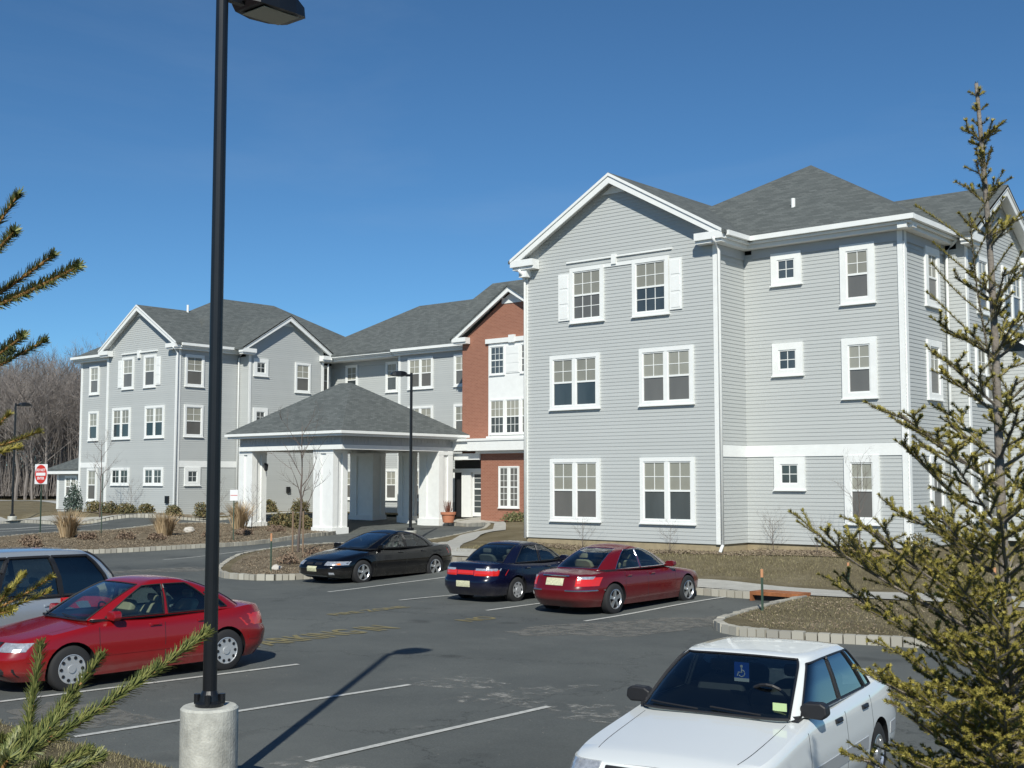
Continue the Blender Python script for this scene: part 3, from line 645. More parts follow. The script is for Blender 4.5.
# annex, one storey, at the far left
An = Fr((-77.2, 43.6), (-73.9, 43.6)); siding(An, .95, 3.3); corner(An, .08, .95, 3.3, .2); window(An, 1.0, 2.5, 1.75, 3.2, 2, (2, 2))
b = MB(); b.box((-77.2, 43.9, .3), (-70.5, 49, 3.3)); b.box((-73.9, 43.62, .3), (-70.5, 43.9, 3.3)); b.box((-77.2, 43.63, .2), (-73.9, 43.9, .95)); BP(b.build('siding_wall', M_side))
b = MB(); b.box((-77.9, 43.15, 3.3), (-70.6, 49.3, 3.62)); BP(b.build('eave', M_white))
roofp([[(-77.95, 43.1, 3.63), (-70.5, 43.1, 3.63), (-70.5, 46.2, 5.2), (-75, 46.2, 5.2)], [(-77.95, 43.1, 3.63), (-75, 46.2, 5.2), (-77.95, 49.3, 3.63)]])
# small wall fixtures
b = MB(); b.box((2.9, .02, 2.15), (3.15, .12, 2.5), Fr((-57.9, 44.5), (-57.9, 50.2))); BP(b.build('wall_vent', M_black))
b = MB(); b.box((6.35, .02, 1.6), (6.65, .12, 2.0), Lg); BP(b.build('wall_vent', M_black))
# --- brick entrance section
Bk = Fr((-45.0, 48.9), (-37.4, 48.9)); bk = lambda x: x+45.0
b = MB(); b.prism([Bk(0, -.3, .9), Bk(7.6, -.3, .9), Bk(7.6, -.3, 10.4), Bk(3.6, -.3, 12.9), Bk(0, -.3, 10.4)], Bk.n*.3)
b.box((-45.0, 48.95, .9), (-44.7, 50.9, 10.4)); b.box((-37.7, 47.8, .9), (-37.4, 50.9, 10.4)); BP(b.build('brick_wall', M_brick))
rake(Bk, -.42, 7.6, 3.6, 10.62, 13.1)
b = MB(); b.box((-41.55-.6, 48.86, 12.2), (-41.3+.5, 48.89, 12.5)); BP(b.build('trim_board', M_white))
roofp([[(-45.5, 48.4, 10.56), (-41.4, 48.4, 13.12), (-41.4, 55, 13.12), (-45.5, 53, 10.56)], [(-37.3, 48.4, 10.56), (-37.3, 53, 10.56), (-41.4, 55, 13.12), (-41.4, 48.4, 13.12)]])
b = MB(); b.box((bk(-43.1), .003, 5.2), (bk(-39.7), .018, 10.12), Bk); b.box((bk(-43.25), .01, 10.14), (bk(-39.55), .12, 10.38), Bk); b.box((bk(-41.6), .02, 10.10), (bk(-41.2), .16, 10.5), Bk)
b.box((bk(-43.2), .01, 5.08), (bk(-39.6), .09, 5.2), Bk); BP(b.build('bay_panel', M_white))
window(Bk, bk(-42.98), bk(-41.95), 8.45, 10.0, 1, (3, 2), (3, 2), blind=False, trim=.06); window(Bk, bk(-40.85), bk(-39.82), 8.45, 10.0, 1, (3, 2), (3, 2), blind=False, trim=.06)
shutter(Bk, bk(-41.88), bk(-40.92), 8.5, 9.95)
for i in range(3): window(Bk, bk(-42.98+i*1.08), bk(-41.95+i*1.08), 5.3, 7.15, 1, (3, 2), (3, 2), trim=.06)
# vestibule, one storey
b = MB(); b.box((-42.3, 47.4, .8), (-37.4, 48.9, 4.25)); BP(b.build('brick_wall', M_brick))
V = Fr((-42.3, 47.4), (-37.4, 47.4)); window(V, 1.25, 2.6, 1.5, 3.6, 2, (2, 3), (2, 3), blind=False, trim=.07)
b = MB(); b.box((-46.2, 47.0, 4.42), (-42.8, 48.88, 4.9)); b.box((-42.8, 46.9, 4.40), (-37.2, 48.88, 4.90)); b.box((-42.5, 47.2, 4.252), (-37.3, 48.87, 4.398)); b.box((-46.3, 46.85, 4.9), (-37.1, 48.87, 5.02))
b.box((-45.8, 47.3, 3.95), (-42.32, 47.6, 4.28)); BP(b.build('cornice', M_white))
b = MB(); b.box((-44.3, 48.1, .95), (-43.65, 48.3, 3.3)); b.box((-45.0, 48.05, 3.3), (-42.35, 48.3, 3.5)); BP(b.build('door_surround', M_white))
dr = BP(Bk and (lambda q: q)(MB()).build('tmp')) if False else None
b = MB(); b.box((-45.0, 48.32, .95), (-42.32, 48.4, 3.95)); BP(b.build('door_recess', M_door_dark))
Dd = Fr((-43.6, 48.25), (-42.35, 48.25)); d0 = MB()
d0.box((.0, .0, 1.0), (.1, .05, 3.3), Dd); d0.box((1.1, 0, 1.0), (1.2, .05, 3.3), Dd); d0.box((.1, 0, 1.0), (1.1, .05, 1.2), Dd); d0.box((.1, 0, 3.2), (1.1, .05, 3.3), Dd); d0.box((.1, 0, 2.4), (1.1, .05, 2.47), Dd)
for k in (1.5, 1.8, 2.1, 2.75, 3.0): d0.box((.1, 0, k-.012), (1.1, .03, k+.012), Dd)
d0.box((.59, 0, 1.2), (.61, .031, 3.2), Dd)
dd = BP(d0.build('door', M_white)); p_ = MB(); p_.box((.1, -.01, 1.2), (1.1, .01, 3.2), Dd); p_.build('pane', M_pane, dd)
sheet('door_slab', [(-46.5, 46.8), (-44.6, 46.85), (-41.6, 46.1), (-39.6, 45.4), (-38.9, 47.4), (-42.3, 48.4), (-46.5, 48.85)], CH+.03, M_conc, .8, .4)

# ---------------------------------------------------------------- entrance canopy
can = thing('entrance_canopy', 'white pillared drive-through canopy with dark pyramid roof in front of the entrance', 'canopy', (-48.1, 43.3, .4))
def CPt(o): o.parent = can; o.matrix_parent_inverse = Matrix.Translation(-Vector(can.location)); return o
X0, X1, Y0, Y1 = -52.25, -43.5, 38.9, 47.6; ze = 5.27
b = MB()
pa, pb = (-48.75, 43.4, 7.98), (-47.85, 43.4, 7.98)
q = [(X0-.1, Y0-.1, ze), (X1+.1, Y0-.1, ze), (X1+.1, Y1+.1, ze), (X0-.1, Y1+.1, ze)]
for p in ([q[0], q[1], pb, pa], [q[1], q[2], pb], [q[2], q[3], pa, pb], [q[3], q[0], pa]): b.prism(p, (0, 0, -.08))
CPt(b.build('roof', M_roof))
b = MB(); 
def ringbox(b, x0, x1, y0, y1, t, z0, z1):
    b.box((x0, y0, z0), (x1, y0+t, z1)); b.box((x0, y1-t, z0), (x1, y1, z1)); b.box((x0, y0+t, z0), (x0+t, y1-t, z1)); b.box((x1-t, y0+t, z0), (x1, y1-t, z1))
ringbox(b, X0-.12, X1+.12, Y0-.12, Y1+.12, .12, ze-.16, ze-.03)
ringbox(b, X0, X1, Y0, Y1, .5, ze-.27, ze-.165)
CPt(b.build('gutter', M_white))
b = MB(); ringbox(b, X0+.45, X1-.45, Y0+.45, Y1-.45, .3, ze-.68, ze-.275); CPt(b.build('frieze', M_side2))
b = MB(); ringbox(b, X0+.40, X1-.40, Y0+.40, Y1-.40, .5, ze-.90, ze-.685); CPt(b.build('beam', M_white))
b = MB(); b.box((X0+.9, Y0+.9, ze-.72), (X1-.9, Y1-.9, ze-.66)); CPt(b.build('soffit', M_white))
b = MB()
for (p, qq, ax_, c) in ((X0+.5, X1-.5, 0, Y0+.43), (Y0+.5, Y1-.5, 1, X1-.43)):
    t = p
    while t < qq:
        l = rnd(.1, .34)
        if ax_ == 0: b.box((t, c-.012, ze-.29-l), (t+.02, c+.003, ze-.29))
        else: b.box((c-.003, t, ze-.29-l), (c+.012, t+.02, ze-.29))
        t += rnd(.12, .3)
CPt(b.build('string_light', mat('icicle_wire', (.5, .52, .53), .5)))['kind'] = 'stuff'
def pillar(x0, y0, x1, y1, g):
    b = MB()
    b.box((x0, y0, g-.3), (x1, y1, ze-.9)); b.box((x0-.12, y0-.12, g-.3), (x1+.12, y1+.12, g+.22))
    b.prism([(x0-.12, y0-.12, g+.22), (x1+.12, y0-.12, g+.22), (x1+.12, y1+.12, g+.22), (x0-.12, y1+.12, g+.22)], (0, 0, .03))
    # pilaster strips giving the recessed panels
    pw = min(.42, (x1-x0)*.32); pd = min(.34, (y1-y0)*.32)
    for (a, c) in ((x0, x0+pw), (x1-pw, x1)):
        b.box((a-.03, y0-.07, g+.22), (c+.03, y0+.01, ze-.9)); b.box((a-.03, y1-.01, g+.22), (c+.03, y1+.07, ze-.9))
    for (a, c) in ((y0-.069, y0+pd), (y1-pd, y1+.069)):
        b.box((x1-.01, a, g+.22), (x1+.07, c, ze-.9)); b.box((x0-.07, a, g+.22), (x0+.01, c, ze-.9))
    b.box((x0-.08, y0-.08, ze-1.08), (x1+.08, y1+.08, ze-.92))
    CPt(b.build('column', M_white))
pillar(-46.05, 39.5, -44.75, 40.3, .38)
pillar(-51.9, 39.5, -50.95, 40.3, .5)
pillar(-45.25, 46.0, -43.95, 46.9, .66)
pillar(-50.9, 46.3, -49.2, 47.1, .75)
pillar(-47.3, 46.5, -46.65, 47.0, .75)
b = MB(); b.box((-44.72, 41.0, 3.1), (-44.5, 41.2, 3.5)); 
def lantern(x, y, z, label):
    b = MB(); b.tube([(x, y, z+.42), (x, y, z+.36), (x, y, z+.34), (x, y, z+.06), (x, y, z)], [.02, .10, .12, .09, .03], 6); b.box((x-.14, y-.015, z+.38), (x, y+.015, z+.42)); CPt(b.build('wall_lantern', M_black))
lantern(-50.6, 40.1, 3.35, ''); lantern(-47.2, 46.6, 3.3, '')

# ---------------------------------------------------------------- cars
M_glass = mat('car_glass', (.3, .4, .4), .05, build=glass_build((.62, .72, .68), .9))
M_glassd = mat('dark_car_glass', (.1, .12, .13), .05, build=glass_build((.34, .40, .41), 1.1))
M_tyre = mat('tyre', (.018, .018, .019), .85)
M_rim = mat('alloy', (.62, .63, .64), .28, metal=.85)
M_hub = mat('wheel_cover', (.55, .56, .57), .35, metal=.5)
M_dark = mat('black_plastic', (.014, .014, .016), .5)
M_lens = mat('headlamp_lens', (.50, .52, .55), .18, .35, 22, metal=.5, coat=1)
M_tail = mat('tail_lens', (.62, .02, .012), .15, coat=1)
M_amber = mat('amber_lens', (.8, .25, .03), .2, coat=1)
M_plate = mat('plate', (.55, .54, .36), .5, .35, 38)
M_chrome = mat('chrome', (.8, .8, .82), .12, metal=1)
M_seat_b = mat('beige_seat', (.42, .37, .27), .8)
M_seat_g = mat('grey_seat', (.13, .13, .13), .8)
M_arch = M_dark
def interp(tab, x):
    if x <= tab[0][0]: return tab[0][1]
    for (a, p), (b, q) in zip(tab, tab[1:]):
        if x <= b:
            t = (x-a)/(b-a); t = t*t*(3-2*t) if False else t; return p+(q-p)*t
    return tab[-1][1]
def sm(tab, x, r=.12):   # smoothed table lookup
    return sum(interp(tab, x+d*r)*w for d, w in ((-1, .12), (-.5, .22), (0, .32), (.5, .22), (1, .12)))
def grime(col):
    def f(m, t, N, L, b):
        tc = N.new('ShaderNodeTexCoord'); sx = N.new('ShaderNodeSeparateXYZ'); L.new(tc.outputs['Object'], sx.inputs[0])
        n = N.new('ShaderNodeTexNoise'); n.inputs['Scale'].default_value = 5; n.inputs['Detail'].default_value = 7; L.new(tc.outputs['Object'], n.inputs['Vector'])
        mr = N.new('ShaderNodeMapRange'); mr.inputs[1].default_value = .5; mr.inputs[2].default_value = .18; mr.inputs[3].default_value = 0; mr.inputs[4].default_value = 1; L.new(sx.outputs[2], mr.inputs[0])
        mu = N.new('ShaderNodeMath'); mu.operation = 'MULTIPLY'; L.new(mr.outputs[0], mu.inputs[0]); L.new(n.outputs['Fac'], mu.inputs[1])
        d = N.new('ShaderNodeMath'); d.operation = 'MULTIPLY_ADD'; d.inputs[1].default_value = .45; d.inputs[2].default_value = 0; L.new(mu.outputs[0], d.inputs[0])
        mx = N.new('ShaderNodeMix'); mx.data_type = 'RGBA'; mx.inputs[6].default_value = (*col, 1); mx.inputs[7].default_value = (.16, .145, .125, 1)
        L.new(d.outputs[0], mx.inputs[0]); L.new(mx.outputs[2], b.inputs['Base Color'])
        n2 = N.new('ShaderNodeTexNoise'); n2.inputs['Scale'].default_value = 3; n2.inputs['Detail'].default_value = 5; L.new(tc.outputs['Object'], n2.inputs['Vector'])
        m2 = N.new('ShaderNodeMapRange'); m2.inputs[3].default_value = .02; m2.inputs[4].default_value = .10; L.new(n2.outputs['Fac'], m2.inputs[0]); L.new(m2.outputs[0], b.inputs['Coat Roughness'])
    return f
def paint(name, col, rough=.25, metal=0., coat=1.):
    return mat(name, col, rough, metal=metal, coat=coat, spec=.5, build=grime(col))
def make_car(name, label, loc, rz, P, body_m, group='cars parked in the lot'):
    T = thing(name, label, 'car' if P.get('cat') is None else P['cat'], loc, rz, group)
    L, Wd = P['L'], P['W']; n = P.get('n', 5.0); y_f, y_r = L/2, -L/2
    deck = P['deck']     # table: y position -> top height (rear to front)
    zb = P.get('zb', .2)
    def lf(z): return interp(P['front'], z)     # front extent by height (distance from centre)
    def lr(z): return interp(P['rear'], z)
    def hw(z): return Wd/2*interp(P.get('side', [(.2, .93), (.35, .985), (.6, 1), (.8, .975), (1.0, .92), (1.2, .88)]), z)
    def outline(c, s, z):  # c: along (signed power cos), s: lateral
        return (hw(z)*s, (lf(z) if c > 0 else lr(z))*c)
    # parameter list (c,s) on |c|^n+|s|^n=1
    pr = []
    k = 2**(-1/n)
    NE, NS = 26, 110
    for i in range(NE): s = -k+2*k*i/NE; pr.append(((1-abs(s)**n)**(1/n), s))
    for i in range(NS): c = k-2*k*i/NS; pr.append((c, (1-abs(c)**n)**(1/n)))
    for i in range(NE): s = k-2*k*i/NE; pr.append((-(1-abs(s)**n)**(1/n), s))
    for i in range(NS): c = -k+2*k*i/NS; pr.append((c, -(1-abs(c)**n)**(1/n)))
    NP = len(pr)
    def top(y): return sm(deck, y)
    crown = P.get('crown', .035)
    vs = []; NV = 16
    tops = []
    for (c, s) in pr:
        x, y = outline(c, s, .6); zt = top(y)-crown*abs(s)**2
        for it in range(3): x, y = outline(c, s, zt); zt = top(y)-crown*min(1, abs(x/(Wd/2)))**2
        tops.append(zt)
    for j in range(NV+1):
        v = j/NV
        for i, (c, s) in enumerate(pr):
            z = zb+(tops[i]-zb)*(v**.95); x, y = outline(c, s, z)
            if v > .88: q = (v-.88)/.12; x *= 1-.035*q*q; y *= 1-.010*q*q
            vs.append((x, y, z))
    fs = []
    for j in range(NV):
        for i in range(NP): fs.append((j*NP+i, j*NP+(i+1) % NP, (j+1)*NP+(i+1) % NP, (j+1)*NP+i))
    # top cap: strips across between mirrored points
    base = NV*NP; KC = 10
    ring = [vs[base+i] for i in range(NP)]
    # build sections by matching right side (indices NE..NE+NS) with left
    right = [i for i in range(0, NP) if pr[i][1] >= -1e-9]
    # front half of nose from centre to right, then side, then rear to centre
    fc = [i for i in range(NE) if pr[i][1] >= -1e-9]
    seqR = fc+list(range(NE, NE+NS))+[i for i in range(NE+NS, NE+NS+NE) if pr[i][1] >= -1e-9]
    def mirror(i):
        c, s = pr[i]; best = min(range(NP), key=lambda q: (pr[q][0]-c)**2+(pr[q][1]+s)**2); return best
    rows = []
    for i in seqR:
        jx = mirror(i); a = ring[i]; b_ = ring[jx]; row = []
        for q in range(KC+1):
            t = q/KC; x = a[0]+(b_[0]-a[0])*t
            y = a[1]; u = abs(x)/(abs(a[0])+1e-6)
            z = a[2]+(top(y)-a[2]-0.0)*(1-u*u) if abs(a[0]) > .02 else a[2]
            if q == 0: row.append(base+i)
            elif q == KC: row.append(base+jx)
            else: vs.append((x, y, z)); row.append(len(vs)-1)
        rows.append(row)
    for r0, r1 in zip(rows, rows[1:]):
        for q in range(KC):
            f = (r0[q], r0[q+1], r1[q+1], r1[q])
            f = tuple(dict.fromkeys(f))
            if len(f) >= 3: fs.append(f)
    fs.append(tuple(range(NP-1, -1, -1)))
    me = bpy.data.meshes.new('body'); me.from_pydata(vs, [], fs); me.update()
    bm = bmesh.new(); bm.from_mesh(me); bmesh.ops.remove_doubles(bm, verts=bm.verts, dist=.0005); bmesh.ops.holes_fill(bm, edges=[e for e in bm.edges if e.is_boundary], sides=0)
    bmesh.ops.recalc_face_normals(bm, faces=bm.faces); bm.to_mesh(me); bm.free()
    body = link('body', me, [body_m, M_arch], T)
    # wheel arches
    wr = P['wr']; wf, wb_ = P['wheels']
    cut = MB()
    for wy in (wf, wb_):
        for sx in (-1, 1):
            x0 = sx*(Wd/2+.1); x1 = sx*(Wd/2-.30)
            cut.tube([(x0, wy, wr), (x1, wy, wr)], wr+P.get('gap', .05), 28)
    co = cut.build('cutter', [M_arch]); 
    cm = co.data; 
    md = body.modifiers.new('arch', 'BOOLEAN'); md.operation = 'DIFFERENCE'; md.object = co; md.solver = 'EXACT'; md.material_mode = 'TRANSFER'
    co.parent = None
    T.location = (0, 0, 0); T.rotation_euler = (0, 0, 0); bpy.context.view_layer.update()
    dg = bpy.context.evaluated_depsgraph_get()
    nm = bpy.data.meshes.new_from_object(body.evaluated_get(dg)); body.modifiers.clear(); body.data = nm
    T.location = loc; T.rotation_euler = (0, 0, rz)
    C.objects.unlink(co); bpy.data.objects.remove(co)
    nm.polygons.foreach_set('use_smooth', [True]*len(nm.polygons))
    try: nm.set_sharp_from_angle(angle=radians(38))
    except Exception: pass
    # ---- surface patches
    def side_pt(y, z, sx, off=0.):
        c = y/(lf(z) if y > 0 else lr(z)); c = max(-.9999, min(.9999, c)); s = (1-abs(c)**n)**(1/n)
        zt = top(y)-crown; x = hw(z)*s
        return (sx*(x+off), y, z)
    def end_pt(x, z, fr, off=0.):
        s = min(.995, abs(x)/hw(z)); c = (1-s**n)**(1/n); y = (lf(z) if fr > 0 else lr(z))*c
        return (x, fr*(y+off), z)
    def patch(nm_, pf, a0, a1, b0, b1, m, off=.012, na=8, nb=3, parent=T, smooth=True):
        b = MB(); g0 = [[pf(a0+(a1-a0)*i/na, b0+(b1-b0)*j/nb, -.02) for j in range(nb+1)] for i in range(na+1)]
        g1 = [[pf(a0+(a1-a0)*i/na, b0+(b1-b0)*j/nb, off*(1 if 0 < i < na and 0 < j < nb else .55)) for j in range(nb+1)] for i in range(na+1)]
        M1 = nb+1; vv = [p for r in g1 for p in r]+[p for r in g0 for p in r]; o2 = (na+1)*M1; ff = []
        for i in range(na):
            for j in range(nb): ff.append((i*M1+j, (i+1)*M1+j, (i+1)*M1+j+1, i*M1+j+1))
        for i in range(na): ff.append((i*M1, o2+i*M1, o2+(i+1)*M1, (i+1)*M1)); ff.append((i*M1+nb, (i+1)*M1+nb, o2+(i+1)*M1+nb, o2+i*M1+nb))
        for j in range(nb): ff.append((j, j+1, o2+j+1, o2+j)); ff.append((na*M1+j, o2+na*M1+j, o2+na*M1+j+1, na*M1+j+1))
        b.add(vv, ff); return b.build(nm_, m, parent, smooth=False)
    sidef = lambda sx: (lambda a, z, off: side_pt(a, z, sx, off))
    endf = lambda fr: (lambda a, z, off: end_pt(a, z, fr, off))
    # body-side mouldings, door seams, handles
    if P.get('moulding'):
        z0, z1, mm = P['moulding']
        for sx in (-1, 1):
            for (a, c) in ((wb_+wr+.1, wf-wr-.1), (-lr(.6)+.3, wb_-wr-.1), (wf+wr+.1, lf(.6)-.25)): patch('side_moulding', sidef(sx), a, c, z0, z1, mm, .010, 10, 1)
    for sx in (-1, 1):
        for ys in P['seams']:
            patch('door_seam', sidef(sx), ys-.004, ys+.004, zb+.1, top(ys)-.09, M_dark, .0012, 1, 14)
        for yh in P['handles']:
            patch('door_handle', sidef(sx), yh-.09, yh+.09, P.get('hz', .80), P.get('hz', .80)+.035, P.get('handle_m', body_m), .03, 4, 2)
    # lights etc
    for (nm_, fr, x0, x1, z0, z1, m) in P['ends']:
        patch(nm_, endf(fr), x0, x1, z0, z1, m, .014, 10, 3)
    for (nm_, sx, a0, a1, z0, z1, m) in P.get('sides', []): patch(nm_, sidef(sx), a0, a1, z0, z1, m, .012, 6, 2)
    # ---- cabin
    cb = P['cabin']; zr = cb['roof']; ncab = cb.get('n', 6.)
    zbelt = lambda y: top(y)-.02
    NVc = 24; prc = []; kk = 2**(-1/ncab); NE2, NS2 = 40, 160
    for i in range(NE2): s = -kk+2*kk*i/NE2; prc.append(((1-abs(s)**ncab)**(1/ncab), s, 'F', s/kk))
    for i in range(NS2): c = kk-2*kk*i/NS2; prc.append((c, (1-abs(c)**ncab)**(1/ncab), 'R', c/kk))
    for i in range(NE2): s = kk-2*kk*i/NE2; prc.append((-(1-abs(s)**ncab)**(1/ncab), s, 'B', s/kk))
    for i in range(NS2): c = -kk+2*kk*i/NS2; prc.append((c, -(1-abs(c)**ncab)**(1/ncab), 'L', c/kk))
    NC = len(prc)
    def prof(tab, v): return sm(tab, v, .06)
    cy = cb.get('cy', 0.)
    def cpt(c, s, v, off=0.):
        F = prof(cb['front'], v); R = prof(cb['rear'], v); hwc = prof(cb['hw'], v)
        y = cy+((F-cy)*c if c > 0 else (cy-R)*c); x = hwc*s
        zb0 = cb['base']; z = zb0+(zr-zb0)*v-cb.get('crown', .05)*(v**3)*((abs(c)**2.5)*.6+(abs(s)**2.5)*.5)
        nx, ny = s, c; l = hypot(nx, ny); x += nx/l*off; y += ny/l*off
        return (x, y, z)
    win = cb['win']   # side window ranges in normalised c (front positive) : (c0,c1,v0,v1)
    vA, vB = cb.get('glass', (.06, .86))
    def region(i, v):
        c, s, zone, t = prc[i]
        tm = t
        if zone == 'F' and abs(t) < cb.get('fw', .92) and vA-.04 < v < cb.get('vF', .93): return 'F'
        if zone == 'B' and abs(t) < cb.get('rw', .88) and cb.get('vB0', .1) < v < cb.get('vB', .9): return 'B'
        if zone in 'RL':
            for k_, w_ in enumerate(win):
                if w_[0] < t < w_[1] and w_[2] < v < w_[3]: return zone+str(k_)
        return ''
    groups = {}
    for j in range(NVc):
        for i in range(NC):
            r = region(i, (j+.5)/NVc); groups.setdefault(r, []).append((j, i))
    def grid_mesh(cells, off, nm_, m, par, thick=0):
        idx = {}; vv = []; ff = []
        def gv(j, i):
            i %= NC
            if (j, i) not in idx: idx[(j, i)] = len(vv); vv.append(cpt(prc[i][0], prc[i][1], j/NVc, off))
            return idx[(j, i)]
        for (j, i) in cells: ff.append((gv(j, i), gv(j, i+1), gv(j+1, i+1), gv(j+1, i)))
        b = MB(); b.add(vv, ff)
        if nm_ == 'roof':   # top cap
            ringt = [cpt(prc[i][0], prc[i][1], 1.0, off) for i in range(NC)]
            b0 = len(b.v); K2 = 5; cyy = cy+(prof(cb['front'], 1)+prof(cb['rear'], 1))/2*0
            allr = []
            cc = Vector((0, sum(p[1] for p in ringt)/NC, zr))
            for q in range(K2+1):
                t = q/K2
                for p in ringt:
                    pp = Vector(p).lerp(Vector((0, cc.y, p[2])), t); pp.z = p[2]+(zr+.012-p[2])*(1-(1-t)**2); allr.append(pp)
            ff2 = [(q*NC+i, q*NC+(i+1) % NC, (q+1)*NC+(i+1) % NC, (q+1)*NC+i) for q in range(K2) for i in range(NC)]
            b.add(allr, ff2)
        o = b.build(nm_, m, par, smooth=True, recalc=True)
        if nm_ == 'roof':
            bm = bmesh.new(); bm.from_mesh(o.data); bmesh.ops.remove_doubles(bm, verts=bm.verts, dist=.0008); bmesh.ops.recalc_face_normals(bm, faces=bm.faces)
            bm.to_mesh(o.data); bm.free(); o.data.polygons.foreach_set('use_smooth', [True]*len(o.data.polygons))
            sd = o.modifiers.new('s', 'SOLIDIFY'); sd.thickness = .03; sd.offset = -1
        return o
    grid_mesh(groups[''], 0, 'roof', body_m, T)
    gm_ = P.get('glass_m', M_glass); gs_ = P.get('sideglass_m', gm_)
    for r, cells in groups.items():
        if r: grid_mesh(cells, -.006, {'F': 'windshield', 'B': 'rear_window'}.get(r, 'side_window'), gm_ if r in 'FB' else gs_, T)
    # black surround around the glass
    edge = MB()
    for r, cells in groups.items():
        if not r: continue
        js = [c[0] for c in cells]; iis = [c[1] for c in cells]; j0, j1, i0, i1 = min(js), max(js)+1, min(iis), max(iis)+1
        loop = [(j0, i) for i in range(i0, i1)]+[(j, i1) for j in range(j0, j1)]+[(j1, i) for i in range(i1, i0, -1)]+[(j, i0) for j in range(j1, j0, -1)]
        pts = [cpt(prc[i % NC][0], prc[i % NC][1], j/NVc, .001) for j, i in loop]
        edge.tube(pts+[pts[0]], cb.get('seal', .011), 4, cap=False)
    edge.build('window_seal', cb.get('seal_m', M_dark), T)
    # interior
    tub = MB(); zb0 = cb['base']
    F0 = prof(cb['front'], 0); R0 = prof(cb['rear'], 0); hw0 = prof(cb['hw'], 0)
    tub.box((-hw0*.96, R0+.12, zb0-.02), (hw0*.96, F0-.10, top((F0+R0)/2)+.010)); tub.build('interior_trim', M_dark, T)
    sm_ = P.get('seat_m', M_seat_g)
    for (sy, xs) in P['seats']:
        for x in xs:
            b = MB(); zz = top(sy); 
            b.prism([(x-.24, sy, zz-.05), (x+.24, sy, zz-.05), (x+.22, sy-.09, zz+.10), (x+.14, sy-.11, zz+.15), (x-.14, sy-.11, zz+.15), (x-.22, sy-.09, zz+.10)], (0, -.12, 0))
            b.box((x-.12, sy-.17, zz+.18), (x+.12, sy-.10, zz+.29)); o = b.build('seat', sm_, T, bevel=.03)
    # steering wheel
    b = MB(); swx = -.37; swy = P['seats'][0][0]+.62; swz = top(swy)+.06
    b.tube([(swx+.18*cos(a), swy+.07*sin(a), swz+.15*sin(a)) for a in [2*pi*k/20 for k in range(21)]], .014, 5, False); b.build('steering_wheel', M_dark, T)
    # hood shut lines and wipers
    hy0 = F0-.02; hy1 = lf(.6)-.30
    for sx in (-1, 1):
        b = MB(); pts = []
        for k_ in range(13):
            y = hy0+(hy1-hy0)*k_/12; u = .84-.05*k_/12; c = y/lf(.7); x = hw(top(y))*.965*(1-min(.99, abs(c))**n)**(1/n)*u
            pts.append((sx*x, y, top(y)-crown*u*u-.001))
        b.tube(pts, .0045, 4); b.build('hood_seam', M_dark, T)
        b = MB(); xa = .28*sx-.05; pts = []
        for k_ in range(5):
            v = .03+.05*k_/4; xx = xa+.46*(k_/4)-.1
            F = prof(cb['front'], v); pts.append((xx, cy+(F-cy)*(1-min(.95, abs(xx)/hw0)**ncab)**(1/ncab)+.02, cb['base']+(zr-cb['base'])*v+.012))
        b.tube(pts, .008, 4); b.build('wiper', M_dark, T)
    # mirrors
    my = P['mirror']
    for sx in (-1, 1):
        x, y, z = side_pt(my, top(my)-.06, sx); z = top(my)+.015
        b = MB()
        prf = [(-.03, -.02), (.0, -.055), (.16, -.06), (.20, -.02), (.19, .05), (.15, .075), (.02, .07), (-.03, .04)]
        b.prism([(sx*(abs(x)-.07+u), y-.04, z+.02+w) for u, w in prf], (0, .12, 0))
        b.tube([(sx*(abs(x)-.14), y, z-.02), (sx*(abs(x)-.02), y, z)], .03, 6)
        b.build('mirror', P.get('mirror_m', body_m), T, bevel=.02)
    # wheels
    for wy in (wf, wb_):
        for sx in (-1, 1):
            xo = sx*(Wd/2-.02); b = MB(); wdt = .2
            prfl = [(0, wr-.115), (.0, wr-.04), (-.02, wr-.006), (-.04, wr), (-.16, wr), (-.18, wr-.006), (-.2, wr-.05), (-.2, wr-.115)]
            nseg = 40; vv = []
            for k_ in range(nseg):
                a = 2*pi*k_/nseg
                for (dx, r) in prfl: vv.append((xo+sx*dx, wy+r*cos(a), wr+r*sin(a)))
            m_ = len(prfl); b.add(vv, [(k_*m_+i, ((k_+1) % nseg)*m_+i, ((k_+1) % nseg)*m_+i+1, k_*m_+i+1) for k_ in range(nseg) for i in range(m_-1)])
            w = b.build('wheel', M_tyre, T, smooth=True)
            rr = wr-.105; b = MB(); sp = P['spokes']
            def ring(b, dx0, r0, dx1, r1, ns=40):
                v_ = []
                for k_ in range(ns):
                    a = 2*pi*k_/ns
                    v_ += [(xo+sx*dx0, wy+r0*cos(a), wr+r0*sin(a)), (xo+sx*dx1, wy+r1*cos(a), wr+r1*sin(a))]
                b.add(v_, [(2*k_, 2*((k_+1) % ns), 2*((k_+1) % ns)+1, 2*k_+1) for k_ in range(ns)])
            ring(b, -.004, wr-.105, .002, wr-.125); ring(b, .002, wr-.125, -.02, wr-.14); ring(b, -.006, wr-.119, -.012, .0)if P.get('cover') else None
            if P.get('cover'):
                b.v = b.v; 
            else:
                for k_ in range(sp):
                    a = 2*pi*k_/sp+.3; 
                    def q(r, da, dx): return (xo+sx*dx, wy+r*cos(a+da), wr+r*sin(a+da))
                    b.add([q(.05, -.6, -.008), q(.05, .6, -.008), q(rr, .18, -.012), q(rr, -.18, -.012), q(.05, -.6, -.05), q(.05, .6, -.05), q(rr, .18, -.05), q(rr, -.18, -.05)], [(0, 1, 2, 3), (0, 4, 5, 1), (1, 5, 6, 2), (3, 2, 6, 7), (0, 3, 7, 4)])
            b.tube([(xo+sx*-.03, wy, wr), (xo+sx*.004, wy, wr)], .055, 16)
            rimb = b; b = MB()
